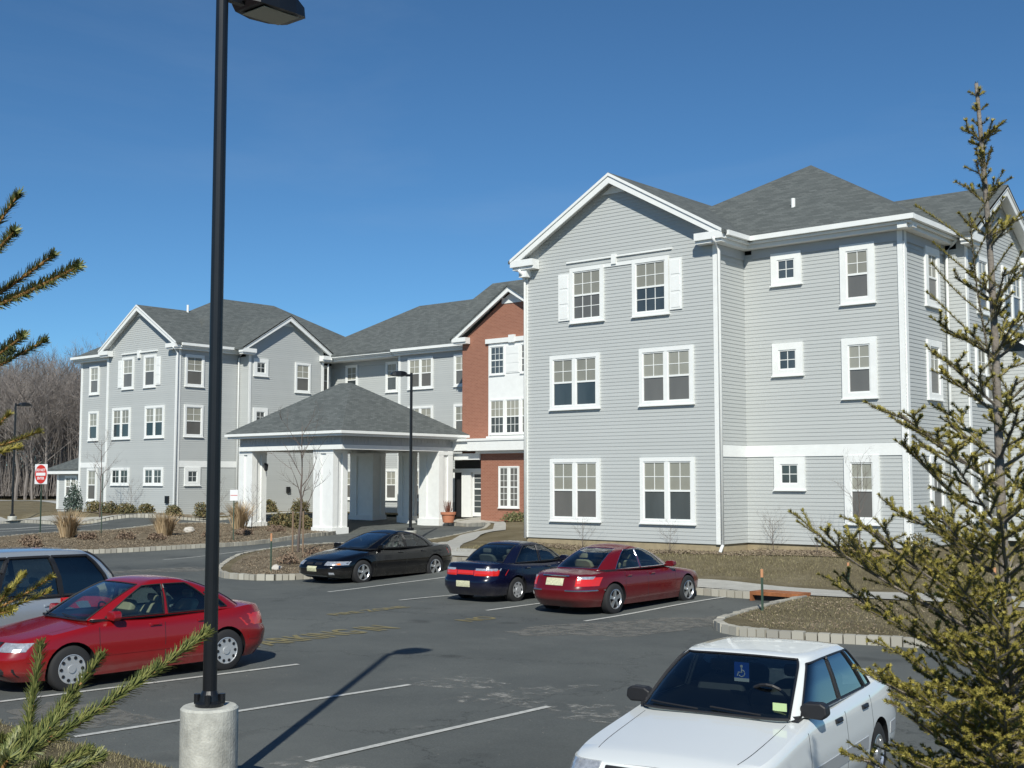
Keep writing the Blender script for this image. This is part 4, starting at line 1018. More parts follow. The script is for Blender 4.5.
            if P.get('cover'):
                for k_ in range(sp):
                    a = 2*pi*k_/sp; yy = wy+rr*.74*cos(a); zz = wr+rr*.74*sin(a); b = rimb; b.m = 1
                    b.tube([(xo-sx*.006, yy, zz), (xo+sx*.0015, yy, zz)], .024, 8)
                rimb.m = 0
            else:
                b.tube([(xo-sx*.10, wy, wr), (xo-sx*.06, wy, wr)], wr-.11, 24); b.build('brake_disc', M_dark, w)
            rimb.build('rim', [P.get('rim_m', M_rim), M_dark], w)
    return T
def sedan(**k): 
    d = dict(n=5.5, wr=.315, zb=.2)
    d.update(k); return d
WINS = [(.06, .84, .10, .80), (-.70, -.01, .10, .80)]
# red compact sedan, nose towards the lot's near edge
E1 = [('headlight', 1, .44, .76, .60, .71, M_lens), ('headlight', 1, -.76, -.44, .60, .71, M_lens), ('taillight', -1, .46, .82, .66, .84, M_tail), ('taillight', -1, -.82, -.46, .66, .84, M_tail),
      ('grille', 1, -.38, .38, .60, .71, M_dark), ('air_intake', 1, -.70, .70, .27, .38, M_dark), ('licence_plate', -1, -.26, .26, .62, .74, M_plate)]
jet = sedan(L=4.38, W=1.73, zb=.19, crown=.045,
    deck=[(-2.2, .84), (-2.1, .96), (-1.75, 1.00), (-1.2, .96), (0, .92), (.75, .95), (1.1, .90), (1.7, .80), (2.0, .74), (2.2, .60)],
    front=[(.19, 2.02), (.3, 2.17), (.5, 2.19), (.62, 2.12), (.75, 1.98), (.95, 1.8)], rear=[(.19, 2.0), (.35, 2.15), (.55, 2.19), (.66, 2.13), (.95, 2.06), (1.1, 2.0)],
    wheels=(1.26, -1.25), wr=.315, seams=(.86, -.18, -1.02), handles=(-.02, -.82), hz=.80, ends=E1, moulding=(.46, .52, None),
    cabin=dict(roof=1.445, base=.93, cy=-.25, front=[(0, 1.02), (.5, .55), (.85, .18), (1, -.02)], rear=[(0, -1.72), (.35, -1.45), (.7, -1.10), (.9, -.86), (1, -.70)], hw=[(0, .76), (.5, .69), (.85, .61), (1, .54)], crown=.05, win=[(.03, .88, .06, .87), (-.70, -.03, .06, .87), (-.86, -.75, .08, .55)]),
    seats=[(-.12, (-.37, .37)), (-.72, (-.37, .37))], mirror=.62, spokes=10, cover=True, rim_m=M_hub, seat_m=M_seat_b)
red = paint('red_paint', (.23, .004, .006), coat=.6)
jet['moulding'] = (.45, .51, red)
make_car('parked_car', 'bright red compact sedan with round-holed wheel covers, parked beside the big lamp post', (-16.45, 10.42, 0), radians(180-2), jet, red)
# silver blue minivan beyond it
van_m = paint('silver_paint', (.38, .42, .46), .3, .45)
vn = sedan(L=4.75, W=1.92, zb=.22, n=5, crown=.03,
    deck=[(-2.4, .98), (-2.2, 1.03), (0, 1.02), (1.0, 1.02), (1.5, .98), (2.1, .86), (2.38, .7)],
    front=[(.2, 2.25), (.5, 2.37), (.8, 2.2), (1.0, 2.0)], rear=[(.2, 2.25), (.5, 2.37), (.8, 2.33), (1.1, 2.28)],
    wheels=(1.5, -1.4), wr=.33, seams=(1.0, -.05, -1.1), handles=(.12, -.9), hz=.88, moulding=(.55, .60, M_dark), mirror=.95, mirror_m=M_dark,
    ends=[('headlight', 1, .45, .9, .62, .78, M_lens), ('headlight', 1, -.9, -.45, .62, .78, M_lens), ('taillight', -1, .7, .92, .7, 1.0, M_tail), ('taillight', -1, -.92, -.7, .7, 1.0, M_tail), ('licence_plate', -1, -.26, .26, .7, .84, M_plate)],
    cabin=dict(roof=1.77, base=1.0, cy=-.5, n=7, front=[(0, 1.45), (.5, .95), (.85, .5), (1, .25)], rear=[(0, -2.30), (.4, -2.2), (.7, -2.0), (.9, -1.82), (1, -1.65)], hw=[(0, .86), (.5, .80), (.85, .74), (1, .66)], crown=.05, rw=.8, seal=.03,
        win=[(.28, .92, .03, .86), (-.38, .255, .03, .86), (-.95, -.405, .03, .86)]),
    seats=[(.25, (-.4, .4)), (-.75, (-.4, .4)), (-1.6, (-.4, .4))], spokes=5, glass_m=M_glassd)
make_car('minivan', 'silver blue minivan with dark windows beyond the red compact sedan', (-19.45, 9.5, 0), radians(180-1), dict(vn, cat='minivan'), van_m)
# dark red saloon, tail towards us
jr = paint('dark_red_paint', (.11, .003, .006), coat=.35)
jag = sedan(L=4.88, W=1.80, zb=.19, n=4.2, crown=.07,
    deck=[(-2.44, .78), (-2.2, .90), (-1.7, .965), (-1.2, .97), (0, .93), (.8, .94), (1.2, .90), (1.8, .83), (2.2, .74), (2.44, .58)],
    front=[(.19, 2.25), (.3, 2.40), (.5, 2.44), (.65, 2.36), (.8, 2.2), (.95, 2.0)], rear=[(.19, 2.25), (.35, 2.41), (.55, 2.44), (.66, 2.40), (.9, 2.32), (1.1, 2.25)],
    wheels=(1.48, -1.43), wr=.33, seams=(.92, -.2, -1.05), handles=(-.02, -.92), hz=.79, mirror=.72,
    ends=[('taillight', -1, .50, .80, .64, .82, M_tail), ('taillight', -1, -.80, -.50, .64, .82, M_tail), ('licence_plate', -1, -.22, .22, .65, .80, M_plate), ('chrome_strip', -1, -.34, .34, .845, .865, M_chrome), ('bumper_strip', -1, .30, .84, .53, .56, M_chrome), ('bumper_strip', -1, -.84, -.30, .53, .56, M_chrome),
          ('reverse_lamp', -1, .52, .74, .78, .84, M_lens), ('reverse_lamp', -1, -.74, -.52, .78, .84, M_lens), ('headlight', 1, .4, .7, .58, .72, M_lens), ('headlight', 1, -.7, -.4, .58, .72, M_lens), ('grille', 1, -.22, .22, .45, .66, M_chrome), ('bumper_sticker', -1, -.73, -.63, .42, .51, M_alum)],
    cabin=dict(roof=1.44, base=.93, cy=-.3, n=4.2, front=[(0, 1.12), (.5, .66), (.8, .30), (1, -.15)], rear=[(0, -1.70), (.35, -1.42), (.7, -1.08), (.9, -.82), (1, -.5)], hw=[(0, .77), (.5, .67), (.85, .58), (1, .50)], crown=.07, rw=.84,
        win=[(.0, .86, .06, .88), (-.78, -.05, .06, .88)], seal_m=M_chrome, seal=.008),
    seats=[(-.15, (-.38, .38)), (-.72, (-.38, .38))], spokes=5, seat_m=M_seat_b)
make_car('parked_car', 'dark red rounded saloon with chrome strips and cream seats, tail towards the camera', (-16.60, 23.42, 0), radians(1.2), jag, jr).scale = (1.03, 1.045, 1.0)
# navy sedan
nvp = paint('navy_paint', (.003, .004, .018), coat=.4)
nav = sedan(L=4.37, W=1.69, zb=.2, n=5.5, crown=.05,
    deck=[(-2.18, .85), (-2.05, .95), (-1.6, .98), (-1.2, .95), (0, .91), (.7, .93), (1.2, .87), (1.8, .77), (2.18, .6)],
    front=[(.2, 2.05), (.5, 2.18), (.7, 2.05), (.95, 1.85)], rear=[(.2, 2.05), (.4, 2.18), (.56, 2.18), (.64, 2.10), (1.0, 2.05)],
    wheels=(1.28, -1.18), wr=.30, seams=(.88, -.15, -1.0), handles=(0, -.8), hz=.78, mirror=.66, moulding=(.44, .50, nvp),
    ends=[('taillight', -1, .26, .80, .66, .79, M_tail), ('taillight', -1, -.80, -.26, .66, .79, M_tail), ('reverse_lamp', -1, .30, .76, .77, .83, M_lens), ('reverse_lamp', -1, -.76, -.30, .77, .83, M_lens), ('licence_plate', -1, -.2, .2, .40, .54, M_plate), ('rear_panel', -1, -.24, .24, .68, .78, M_tail), ('headlight', 1, .4, .76, .55, .68, M_lens), ('headlight', 1, -.76, -.4, .55, .68, M_lens)],
    cabin=dict(roof=1.39, base=.91, cy=-.2, front=[(0, 1.0), (.5, .55), (.85, .15), (1, -.05)], rear=[(0, -1.5), (.4, -1.25), (.75, -.98), (.9, -.82), (1, -.68)], hw=[(0, .74), (.5, .68), (.85, .60), (1, .53)], crown=.05, rw=.88,
        win=[(.03, .88, .06, .86), (-.82, -.03, .06, .86)]),
    seats=[(-.1, (-.36, .36)), (-.72, (-.36, .36))], spokes=7, cover=True, rim_m=M_hub)
make_car('parked_car', 'navy blue compact sedan parked between the black sedan and the dark red saloon', (-19.85, 23.75, 0), radians(2.5), nav, nvp).scale = (1.02, 1.03, 1.0)
# black sedan, nose towards us
bkp = paint('black_paint', (.002, .002, .003), .15, coat=.3)
blk = sedan(L=4.95, W=1.84, zb=.19, n=4.6, crown=.06,
    deck=[(-2.47, .84), (-2.3, .96), (-1.8, 1.0), (-1.2, .97), (0, .92), (.8, .95), (1.3, .90), (1.9, .80), (2.3, .68), (2.47, .52)],
    front=[(.19, 2.2), (.3, 2.44), (.48, 2.47), (.6, 2.36), (.75, 2.15), (.95, 1.95)], rear=[(.19, 2.25), (.5, 2.47), (.8, 2.40), (1.0, 2.35)],
    wheels=(1.42, -1.38), wr=.33, seams=(.95, -.2, -1.1), handles=(0, -.9), hz=.80, mirror=.72, moulding=(.42, .48, bkp),
    ends=[('headlight', 1, .42, .84, .55, .65, M_lens), ('headlight', 1, -.84, -.42, .55, .65, M_lens), ('licence_plate', 1, -.18, .18, .38, .52, M_plate), ('bumper_strip', 1, -.45, .45, .245, .27, M_hub), ('fog_lamp', 1, .58, .68, .30, .36, M_lens), ('fog_lamp', 1, -.68, -.58, .30, .36, M_lens),
          ('grille', 1, .05, .3, .56, .62, M_dark), ('grille', 1, -.3, -.05, .56, .62, M_dark), ('taillight', -1, -.8, .8, .7, .85, M_tail)],
    sides=[('side_marker', -1, 2.12, 2.28, .56, .62, M_amber), ('side_marker', 1, 2.12, 2.28, .56, .62, M_amber)],
    cabin=dict(roof=1.40, base=.93, cy=-.3, n=5, front=[(0, 1.15), (.5, .58), (.85, .12), (1, -.12)], rear=[(0, -1.75), (.35, -1.5), (.7, -1.15), (.9, -.88), (1, -.70)], hw=[(0, .78), (.5, .70), (.85, .60), (1, .52)], crown=.06,
        win=[(.03, .87, .06, .85), (-.80, -.03, .06, .85)]),
    seats=[(-.15, (-.38, .38)), (-.72, (-.38, .38))], spokes=5, glass_m=M_glass)
make_car('parked_car', 'black sedan with alloy wheels, nose towards the camera by the planted island', (-26.4, 25.1, 0), radians(180+1), blk, bkp).scale = (1.03, 1.05, 1.02)
# white boxy sedan nearest the camera
wp = paint('white_paint', (.70, .73, .73), .3)
wht = sedan(L=4.38, W=1.66, zb=.2, n=9, crown=.03,
    deck=[(-2.2, .90), (-2.1, .98), (-1.75, 1.0), (-1.2, .97), (0, .93), (.6, .95), (1.2, .86), (1.9, .76), (2.2, .65)],
    front=[(.2, 2.1), (.3, 2.2), (.52, 2.21), (.6, 2.13), (.8, 2.0), (.95, 1.9)], rear=[(.2, 2.1), (.3, 2.2), (.55, 2.21), (.62, 2.14), (1.0, 2.10)],
    wheels=(1.30, -1.24), wr=.295, seams=(.80, -.22, -1.02), handles=(0, -.8), hz=.79, handle_m=M_dark, mirror=.60, mirror_m=M_dark, moulding=(.42, .53, M_hub),
    ends=[('headlight', 1, .45, .78, .58, .70, M_lens), ('headlight', 1, -.78, -.45, .58, .70, M_lens), ('grille', 1, -.4, .4, .58, .68, M_dark), ('taillight', -1, .42, .80, .64, .80, M_tail), ('taillight', -1, -.80, -.42, .64, .80, M_tail)],
    cabin=dict(roof=1.37, base=.93, cy=-.3, n=8, front=[(0, .90), (.5, .55), (.85, .28), (1, .14)], rear=[(0, -1.52), (.4, -1.34), (.75, -1.15), (.9, -1.06), (1, -.96)], hw=[(0, .75), (.5, .68), (.85, .62), (1, .56)], crown=.03, glass=(.06, .9), vF=.95, rw=.86, fw=.97,
        win=[(.06, .93, .06, .86), (-.66, .02, .06, .86), (-.88, -.69, .06, .86)]),
    seats=[(-.1, (-.36, .36)), (-.72, (-.36, .36))], spokes=8, rim_m=M_rim, glass_m=M_glassd)
WC = make_car('parked_car', 'white boxy sedan with blue placard hanging behind its windshield, closest to the camera', (-5.69, 10.06, 0), radians(180+8.5), wht, wp)
# placard, sticker, antenna, washer jets
def sub(b, nm_, m, par): return b.build(nm_, m, par)
b = MB(); b.box((-.07, .20, 1.10), (.07, .205, 1.27)); pl = sub(b, 'parking_placard', mat('placard_blue', (.02, .10, .55), .5), WC)
pl['label'] = 'blue hanging placard with white wheelchair symbol'
b = MB(); b.box((-.07, .2055, 1.10), (.07, .207, 1.13)); b.tube([(0.0, .208, 1.235), (0.0, .210, 1.235)], .013, 8); b.tube([(.0, .208, 1.22), (.0, .208, 1.18), (.03, .208, 1.18), (.04, .208, 1.15)], .007, 4)
b.tube([(.0+.03*cos(a), .208, 1.172+.03*sin(a)) for a in [radians(d) for d in range(100, 350, 25)]], .005, 4); b.build('wheelchair_symbol', mat('placard_white', (.85, .85, .85), .5), pl)
b = MB(); b.box((-.62, .79, .985), (-.50, .795, 1.05)); b.build('inspection_sticker', mat('sticker', (.45, .6, .3), .5), WC)
b = MB(); b.tube([(.52, -1.15, 1.25), (.72, -1.42, 1.02)], .008, 5); b.build('trim_strip', M_dark, WC)

# ---------------------------------------------------------------- street lamps
def lamp(label, x, y, z, h, head_dir, base_h, pr=.065, br=.26):
    T = thing('street_lamp', label, 'street lamp', (x, y, z), 0, 'black parking lot lamps')
    b = MB(); b.tube([(0, 0, -.6), (0, 0, base_h-.02), (0, 0, base_h)], [br, br, br-.02], 40); b.build('concrete_base', M_conc_old, T)
    b = MB(); b.tube([(0, 0, base_h+.02), (0, 0, h-.02), (0, 0, h)], [pr, pr*.88, pr*.7], 20); b.build('pole', M_black, T, smooth=False)
    b = MB(); b.tube([(0, 0, base_h), (0, 0, base_h+.03), (0, 0, base_h+.05), (0, 0, base_h+.10), (0, 0, base_h+.14)], [pr*2.0, pr*2.0, pr*1.5, pr*1.35, pr*1.02], 24)
    for k in range(4):
        a = pi/4+k*pi/2; b.tube([(pr*1.75*cos(a), pr*1.75*sin(a), base_h+.02), (pr*1.75*cos(a), pr*1.75*sin(a), base_h+.11)], .028, 10)
    b.build('base_flange', M_black, T)
    d = Vector((*head_dir, 0)).normalized(); s = Vector((-d.y, d.x, 0))
    def P(u, w, zz): q = d*u+s*w; return (q.x, q.y, h+zz)
    b = MB(); b.box((.03, -.035, -.16), (.24, .035, -.06), lambda u, w, zz: P(u, w, zz)); 
    # tapered shoe-box head
    secs = [(.20, .12, -.13, -.03), (.30, .20, -.15, .03), (.50, .235, -.16, .06), (.72, .22, -.15, .04), (.86, .18, -.135, -.02), (.90, .14, -.13, -.08)]
    vv = []
    for u, w, z0, z1 in secs: vv += [P(u, -w, z0), P(u, w, z0), P(u, w*.95, z1-.02), P(u, w*.7, z1), P(u, -w*.7, z1), P(u, -w*.95, z1-.02)]
    ff = [(i*6+k, i*6+(k+1) % 6, (i+1)*6+(k+1) % 6, (i+1)*6+k) for i in range(len(secs)-1) for k in range(6)]+[tuple(range(5, -1, -1)), tuple(len(secs)*6-6+k for k in range(6))]
    b.add(vv, ff); hd = b.build('lamp_head', M_black, T)
    b = MB(); b.prism([P(.36, -.17, -.163), P(.80, -.16, -.152), P(.80, .16, -.152), P(.36, .17, -.163)], (0, 0, -.006)); b.build('lens', mat('lamp_lens', (.30, .33, .30), .25), hd)
    return T
lamp('tall black lamp post on a round concrete base in the foreground', -9.52, 6.94, 0, 7.62, (0, 1), .84).rotation_euler = (radians(.50), radians(.62), 0)
lamp('black lamp post rising beside the canopy behind the black sedan', -36.55, 36.55, .3, 7.1, (-.5, -.87), .5)
lamp('far black lamp post at the left edge beside the road sign', -70.4, 36.9, .35, 7.15, (.1, 1), .4)

# ---------------------------------------------------------------- signs and posts
def text_mesh(txt, size, off=.0):
    cu = bpy.data.curves.new('t', 'FONT'); cu.body = txt; cu.size = size; cu.align_x = 'CENTER'; cu.align_y = 'CENTER'; cu.offset = off; cu.extrude = .002
    o = bpy.data.objects.new('t', cu); C.objects.link(o)
    me = bpy.data.meshes.new_from_object(o.evaluated_get(bpy.context.evaluated_depsgraph_get())); C.objects.unlink(o); return me
def sign_post(T, h, m=M_green, w=.05):
    b = MB(); b.box((-w/2, .0, -.5), (w/2, .02, h)); b.box((-w/2, .0, -.5), (-w/2+.012, .04, h)); b.box((w/2-.012, .0, -.5), (w/2, .04, h)); b.build('post', m, T)
T = thing('road_sign', 'white square sign with red disc and white bar on a green post by the road', 'sign', (-54.6, 30.0, G(-54.6, 30.0)+CH), radians(8))
sign_post(T, 3.3)
b = MB(); b.box((-.46, -.03, 2.22), (.46, -.01, 3.16)); pn = b.build('sign_panel', M_alum, T, bevel=.03)
b = MB(); b.tube([(0, -.031, 2.69), (0, -.040, 2.69)], .44, 40); 
for i, v in enumerate(b.v): b.v[i] = (v[0]*.98, v[1], v[2])
b.build('red_disc', M_red, pn)
b = MB(); b.box((-.34, -.046, 2.62), (.34, -.040, 2.76)); b.build('white_bar', M_alum, pn)
for t_, zz in (('DO NOT', 2.88), ('ENTER', 2.49)):
    me = text_mesh(t_, .17, .004)
    for v in me.vertices: v.co = (v.co.x, -.043-v.co.z, zz+v.co.y)
    link('sign_lettering', me, M_alum, pn)
T = thing('parking_sign', 'small white parking sign with a red line on a thin post beside the ornamental grass', 'sign', (-44.6, 33.6, G(-44.6, 33.6)+CH), radians(50))
sign_post(T, 1.75); b = MB(); b.box((-.17, -.025, 1.72), (.17, -.01, 2.2)); pn = b.build('sign_panel', M_alum, T)
b = MB(); b.box((-.15, -.029, 1.94), (.15, -.025, 1.965)); b.build('red_line', M_red, pn)
T = thing('sign_back', 'bare green sign post standing among the dry grasses before the left gable', 'post', (-52.4, 31.9, G(-52.4, 31.9)+CH), radians(140)); sign_post(T, 2.75, w=.06)
T.name = 'sign_post'
def marker(x, y, h, label, z=None, lean=(0, 0)):
    z = G(x, y)+CH if z is None else z
    T = thing('marker_stake', label, 'stake', (x, y, z), 0, 'green stakes with orange tips'); T.rotation_euler = (lean[0], lean[1], 0)
    b = MB(); b.box((-.022, -.012, -.2), (.022, .012, h*.8)); b.build('stake', M_green, T)
    b = MB(); b.box((-.024, -.014, h*.8), (.024, .014, h)); b.build('orange_tip', M_orange, T)
marker(-29.35, 23.5, 1.15, 'green stake with orange tip at the front of the planted island')
marker(-12.75, 23.1, .85, 'green stake with orange tip beside the curb near the rusty inlet')
marker(-9.3, 27.0, .75, 'short orange-tipped stake behind the young spruce, close to the sidewalk')
marker(-14.2, 30.3, .45, 'short orange-tipped stake on the lawn above the inlet')
marker(-14.1, 6.3, 1.0, 'leaning orange-tipped stake in front of the red compact sedan', z=.1, lean=(.1, -.25))
marker(-2.75, 6.4, .95, 'orange-tipped stake at the foot of the young spruce', z=.05)

# drop inlet
T = thing('storm_drain', 'rusty orange curb inlet set between the sidewalk and the lot', 'drain', (-13.95, 26.02, .02))
b = MB(); b.box((-.62, -.22, .20), (.62, .42, .28)); b.box((-.62, -.22, .0), (-.55, .42, .20)); b.box((.55, -.22, 0), (.62, .42, .20)); b.build('inlet_frame', M_rust, T)
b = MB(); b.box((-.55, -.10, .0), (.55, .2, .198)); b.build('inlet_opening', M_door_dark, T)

# planter pot at the door
T = thing('plant_pot', 'terracotta pot with dead plant beside the right canopy pillar', 'plant pot', (-43.0, 45.7, G(-43.0, 45.7)+CH+.03))
b = MB(); b.tube([(0, 0, 0), (0, 0, .38), (0, 0, .40), (0, 0, .52), (0, 0, .52)], [.27, .34, .39, .40, .33], 28); b.build('pot', M_terra, T)
b = MB()
for k in range(60):
    a = rnd(0, 2*pi); r = rnd(0, .3); b.tube([(r*.5*cos(a), r*.5*sin(a), .5), (r*cos(a), r*sin(a), rnd(.7, 1.15))], .008, 3)
b.build('stems', mat('dead_stem', (.14, .05, .03), .9), T)
# white bench under the canopy
T = thing('bench', 'white bench beyond the canopy pillars against the back wall', 'bench', (-52.4, 49.3, G(-52.4, 49.3)+CH), 0)
b = MB(); b.box((-.6, -.25, .42), (.6, .2, .48)); b.build('seat', M_white, T)
b = MB(); b.box((-.6, .2, .5), (.6, .24, .62)); b.box((-.6, .2, .78), (.6, .24, .9)); b.box((-.6, .2, .0), (-.54, .26, .9)); b.box((.54, .2, 0), (.6, .26, .9)); b.build('backrest', M_white, T)
for sx in (-.57, .57): b = MB(); b.box((sx-.03, -.25, 0), (sx+.03, -.19, .65)); b.box((sx-.03, -.25, .62), (sx+.03, .2, .66)); b.build('leg', M_white, T)

# ---------------------------------------------------------------- plants
def bare_tree(label, x, y, z, h, seed, spread=.35, r0=.05, stakes=False, group=None, name='bare_tree', cat='tree', m=M_twig, depth=4, lo=.3, nb=9):
    rs = random.Random(seed)
    T = thing(name, label, cat, (x, y, z), 0, group)
    tr = MB(); br = MB()
    pts = [Vector((0, 0, -.1))]; 
    for k in range(1, 9): pts.append(Vector((pts[-1].x+rs.uniform(-.02, .02)*h*.4, pts[-1].y+rs.uniform(-.02, .02)*h*.4, h*.85*k/8)))
    tr.tube(pts, [r0*(1-.85*k/8) for k in range(9)], 7)
    def grow(p, d, L, r, dep):
        q = p; P = [p]; n = 4
        for k in range(n):
            d = (d+Vector((rs.uniform(-.18, .18), rs.uniform(-.18, .18), rs.uniform(.0, .16)))).normalized(); q = q+d*L/n; P.append(q)
        br.tube(P, [r*(1-.75*k/n) for k in range(n+1)], 4 if dep > 1 else 3, cap=False)
        if dep > 0:
            for k in range(rs.randint(3, 5)):
                i = rs.randint(1, n); a = rs.uniform(0, 2*pi); e = d.orthogonal().normalized(); e.rotate(Matrix.Rotation(a, 3, d))
                grow(P[i], (d*.8+e*rs.uniform(.4, .8)).normalized(), L*rs.uniform(.4, .65), r*.5, dep-1)
    for k in range(nb):
        t = lo+(1-lo)*k/nb; i = min(7, int(t*8)); p = pts[i].lerp(pts[i+1], t*8-i) if i < 8 else pts[8]
        a = k*2.4+rs.uniform(-.3, .3); grow(p, Vector((cos(a), sin(a), rs.uniform(.7, 1.3))).normalized(), h*spread*(1.15-t*.6), r0*.45*(1-t*.5), depth-2)
    tr.build('trunk', m, T, smooth=True); br.build('branches', m, T)
    if stakes:
        for s_ in (-.28, .28): b = MB(); b.tube([(s_, 0, -.2), (s_, 0, 1.6)], .03, 6); b.build('support_stake', M_wood, T)
    return T
bare_tree('young bare tree tied between two stakes on the planted island', -34.0, 28.4, .2, 5.4, 5, .34, .055, True)
bare_tree('slender bare sapling in front of the left gable', -62.5, 37.9, .9, 5.0, 11, .30, .05)
bare_tree('bare sapling against the near building, left of the spruce', -15.0, 32.8, .7, 3.1, 21, .30, .022, nb=12)
bare_tree('leafless shrub in the corner of the near building', -18.3, 33.9, .75, 1.1, 31, .6, .014, name='bare_shrub', cat='shrub', nb=14, lo=.05)
bare_tree('small leafless shrub below the small square windows', -16.7, 33.6, .75, .95, 32, .6, .014, name='bare_shrub', cat='shrub', nb=12, lo=.05)
bare_tree('thin leafless shrub under the right ground floor window of the gable', -21.0, 32.3, .75, .9, 33, .6, .012, name='bare_shrub', cat='shrub', nb=10, lo=.05)
bare_tree('thin leafless shrub behind the dark red saloon', -24.3, 32.2, .75, .95, 34, .6, .012, name='bare_shrub', cat='shrub', nb=10, lo=.05)
bare_tree('leafless shrub at the foot of the left canopy pillar', -49.9, 38.7, .5, 2.2, 35, .45, .02, name='bare_shrub', cat='shrub', nb=12, lo=.1)
bare_tree('leafless shrub before the left gable windows', -62.0, 39.5, 1.0, 1.9, 36, .5, .02, name='bare_shrub', cat='shrub', nb=12, lo=.05)
bare_tree('leafless shrub right of the left gable downspout', -57.3, 42.0, 1.0, 1.9, 37, .5, .02, name='bare_shrub', cat='shrub', nb=12, lo=.05)
def leaf_cloud(b, n, sx, sy, sz, ls, rs, flat=False):
    for k in range(n):
        while True:
            p = Vector((rs.uniform(-1, 1), rs.uniform(-1, 1), rs.uniform(0, 1)))
            rr = p.length
            if rr < 1 and rr > .45+.3*noise.noise(p*2.2+Vector((n*.1, 0, 0))): break
        k_ = .82+.4*noise.noise(Vector((p.x*2+n, p.y*2, p.z*2)))
        c = Vector((p.x*sx*k_, p.y*sy*k_, p.z*sz*k_+.03)); a = Vector((rs.uniform(-1, 1), rs.uniform(-1, 1), rs.uniform(-1, 1))).normalized(); e = a.orthogonal().normalized()
        b.add([c-a*ls, c+e*ls*.45, c+a*ls, c-e*ls*.45], [(0, 1, 2, 3)])
def shrub(label, x, y, sx, sy, sz, m, seed, n=900, ls=.05, group=None, name='low_shrub', z=None, cat='shrub'):
    rs = random.Random(seed); z = G(x, y)+CH if z is None else z
    T = thing(name, label, cat, (x, y, z), 0, group); b = MB(); leaf_cloud(b, n, sx, sy, sz, ls, rs); b.build('foliage', m, T)
    b = MB()
    for k in range(10): a = rs.uniform(0, 2*pi); b.tube([(0, 0, -.05), (sx*.5*cos(a), sy*.5*sin(a), sz*.6)], .012, 3)
    b.build('stem', M_twig, T)
P_ = [(-65.6, 39.5, 1.0, .7, 'broad olive shrub at the left end of the bed under the left gable'), (-64.0, 39.5, 1.0, .75, 'olive shrub under the left ground floor windows of the left gable'), (-62.1, 39.4, .9, .7, 'rounded olive shrub between the left gable windows'), (-60.2, 39.4, .8, .6, 'smaller olive shrub beside the left gable downspout'), (-58.3, 39.9, .8, .65, 'olive shrub right of the left gable downspout'), (-57.5, 41.2, .8, .9, 'taller olive shrub under the small ground floor window'), (-56.9, 43.4, .7, .7, 'olive shrub beside the big lamp post, against the wall'), (-56.6, 45.2, .7, .8, 'olive shrub behind the left canopy pillar')]
for i, (x, y, s, h, lb) in enumerate(P_): shrub(lb, x, y, s*.8, s*.7, h, M_shrub, 40+i, 900, .06, 'olive shrubs along the left wing')
for i, (x, y, s, h, lb) in enumerate([(-49.6, 40.3, .8, .8, 'dark green shrub just right of the left canopy pillar'), (-48.2, 40.1, .9, .95, 'dark green shrub midway between the front canopy pillars'), (-47.1, 39.9, .7, .75, 'dark green shrub touching the near canopy pillar'), (-56.3, 47.2, .8, .9, 'dark shrub seen through the canopy against the wall')]):
    shrub(lb, x, y, s, s*.8, h, M_shrub, 60+i, 1000, .06, 'shrubs under the canopy')
shrub('dark bushy evergreen beside the near building wall', -15.4, 33.1, .42, .4, .7, M_shrub, 70, 900, .04)
shrub('second dark evergreen bush hidden behind the young spruce', -13.6, 33.6, .5, .45, .75, M_shrub, 71, 900, .04)
shrub('small blue green conifer at the corner of the left wing', -67.5, 39.2, .6, .6, 1.9, mat('conifer_leaf', (.05, .09, .07), .8, build=isl_var((.03, .05, .04), (.10, .14, .11))), 72, 1200, .07, name='young_conifer', cat='conifer')
for i, (x, y, lb) in enumerate([(-38.9, 46.2, 'patchy low bush against the brick wall by the path'), (-36.9, 45.6, 'low trailing bush left of the near building corner')]):
    shrub(lb, x, y, 1.0, .7, .55, mat('pale_leaf', (.12, .13, .04), .8, build=isl_var((.06, .08, .02), (.22, .2, .1))), 75+i, 700, .06, 'low bushes beside the door path')
def tuft(label, x, y, h, seed):
    rs = random.Random(seed); T = MB()
    for k in range(420):
        a = rs.uniform(0, 2*pi); r = rs.uniform(0, .32); sp = rs.uniform(.05, .6)*h; hh = h*rs.uniform(.55, 1)
        p0 = Vector((r*cos(a), r*sin(a), 0)); p1 = Vector(((r+sp*.35)*cos(a), (r+sp*.35)*sin(a), hh*.6)); p2 = Vector(((r+sp)*cos(a), (r+sp)*sin(a), hh))
        w = Vector((-sin(a+.6), cos(a+.6), 0))*.012
        T.add([p0-w, p0+w, p1+w, p1-w, p2], [(0, 1, 2, 3), (3, 2, 4)])
    o = T.build('ornamental_grass', M_tan); o.location = (x, y, G(x, y)+CH); tag(o, label, 'ornamental grass', 'tan ornamental grass tufts')
tuft('tall tan grass clump between the road sign and the bare post', -50.2, 28.9, 1.35, 1)
tuft('tan grass clump left of the big lamp post', -48.6, 32.8, 1.2, 2)
tuft('tan grass clump beside the parking sign and left pillar', -49.3, 37.5, 1.5, 3)
rsd = random.Random(9)
rl = ['rusty low shrub left of the first tan clump', 'rusty low shrub right of the first tan clump', 'rusty low shrub between the two left tan clumps', 'rusty low shrub below the bare green post', 'rusty low shrub right of the second tan clump', 'rusty low shrub near the big lamp post', 'rusty low shrub next to the parking sign', 'rusty low shrub at the tip of the planter']
for i, (x, y) in enumerate([(-49.2, 26.6), (-48.6, 28.9), (-48.0, 30.4), (-47.0, 31.3), (-46.8, 34.0), (-46.2, 35.4), (-46.6, 37.6), (-46.4, 25.2)]):
    shrub(rl[i], x, y, .65, .5, .3, M_redshrub, 80+i, 500, .05, 'rusty low shrubs in the planter')
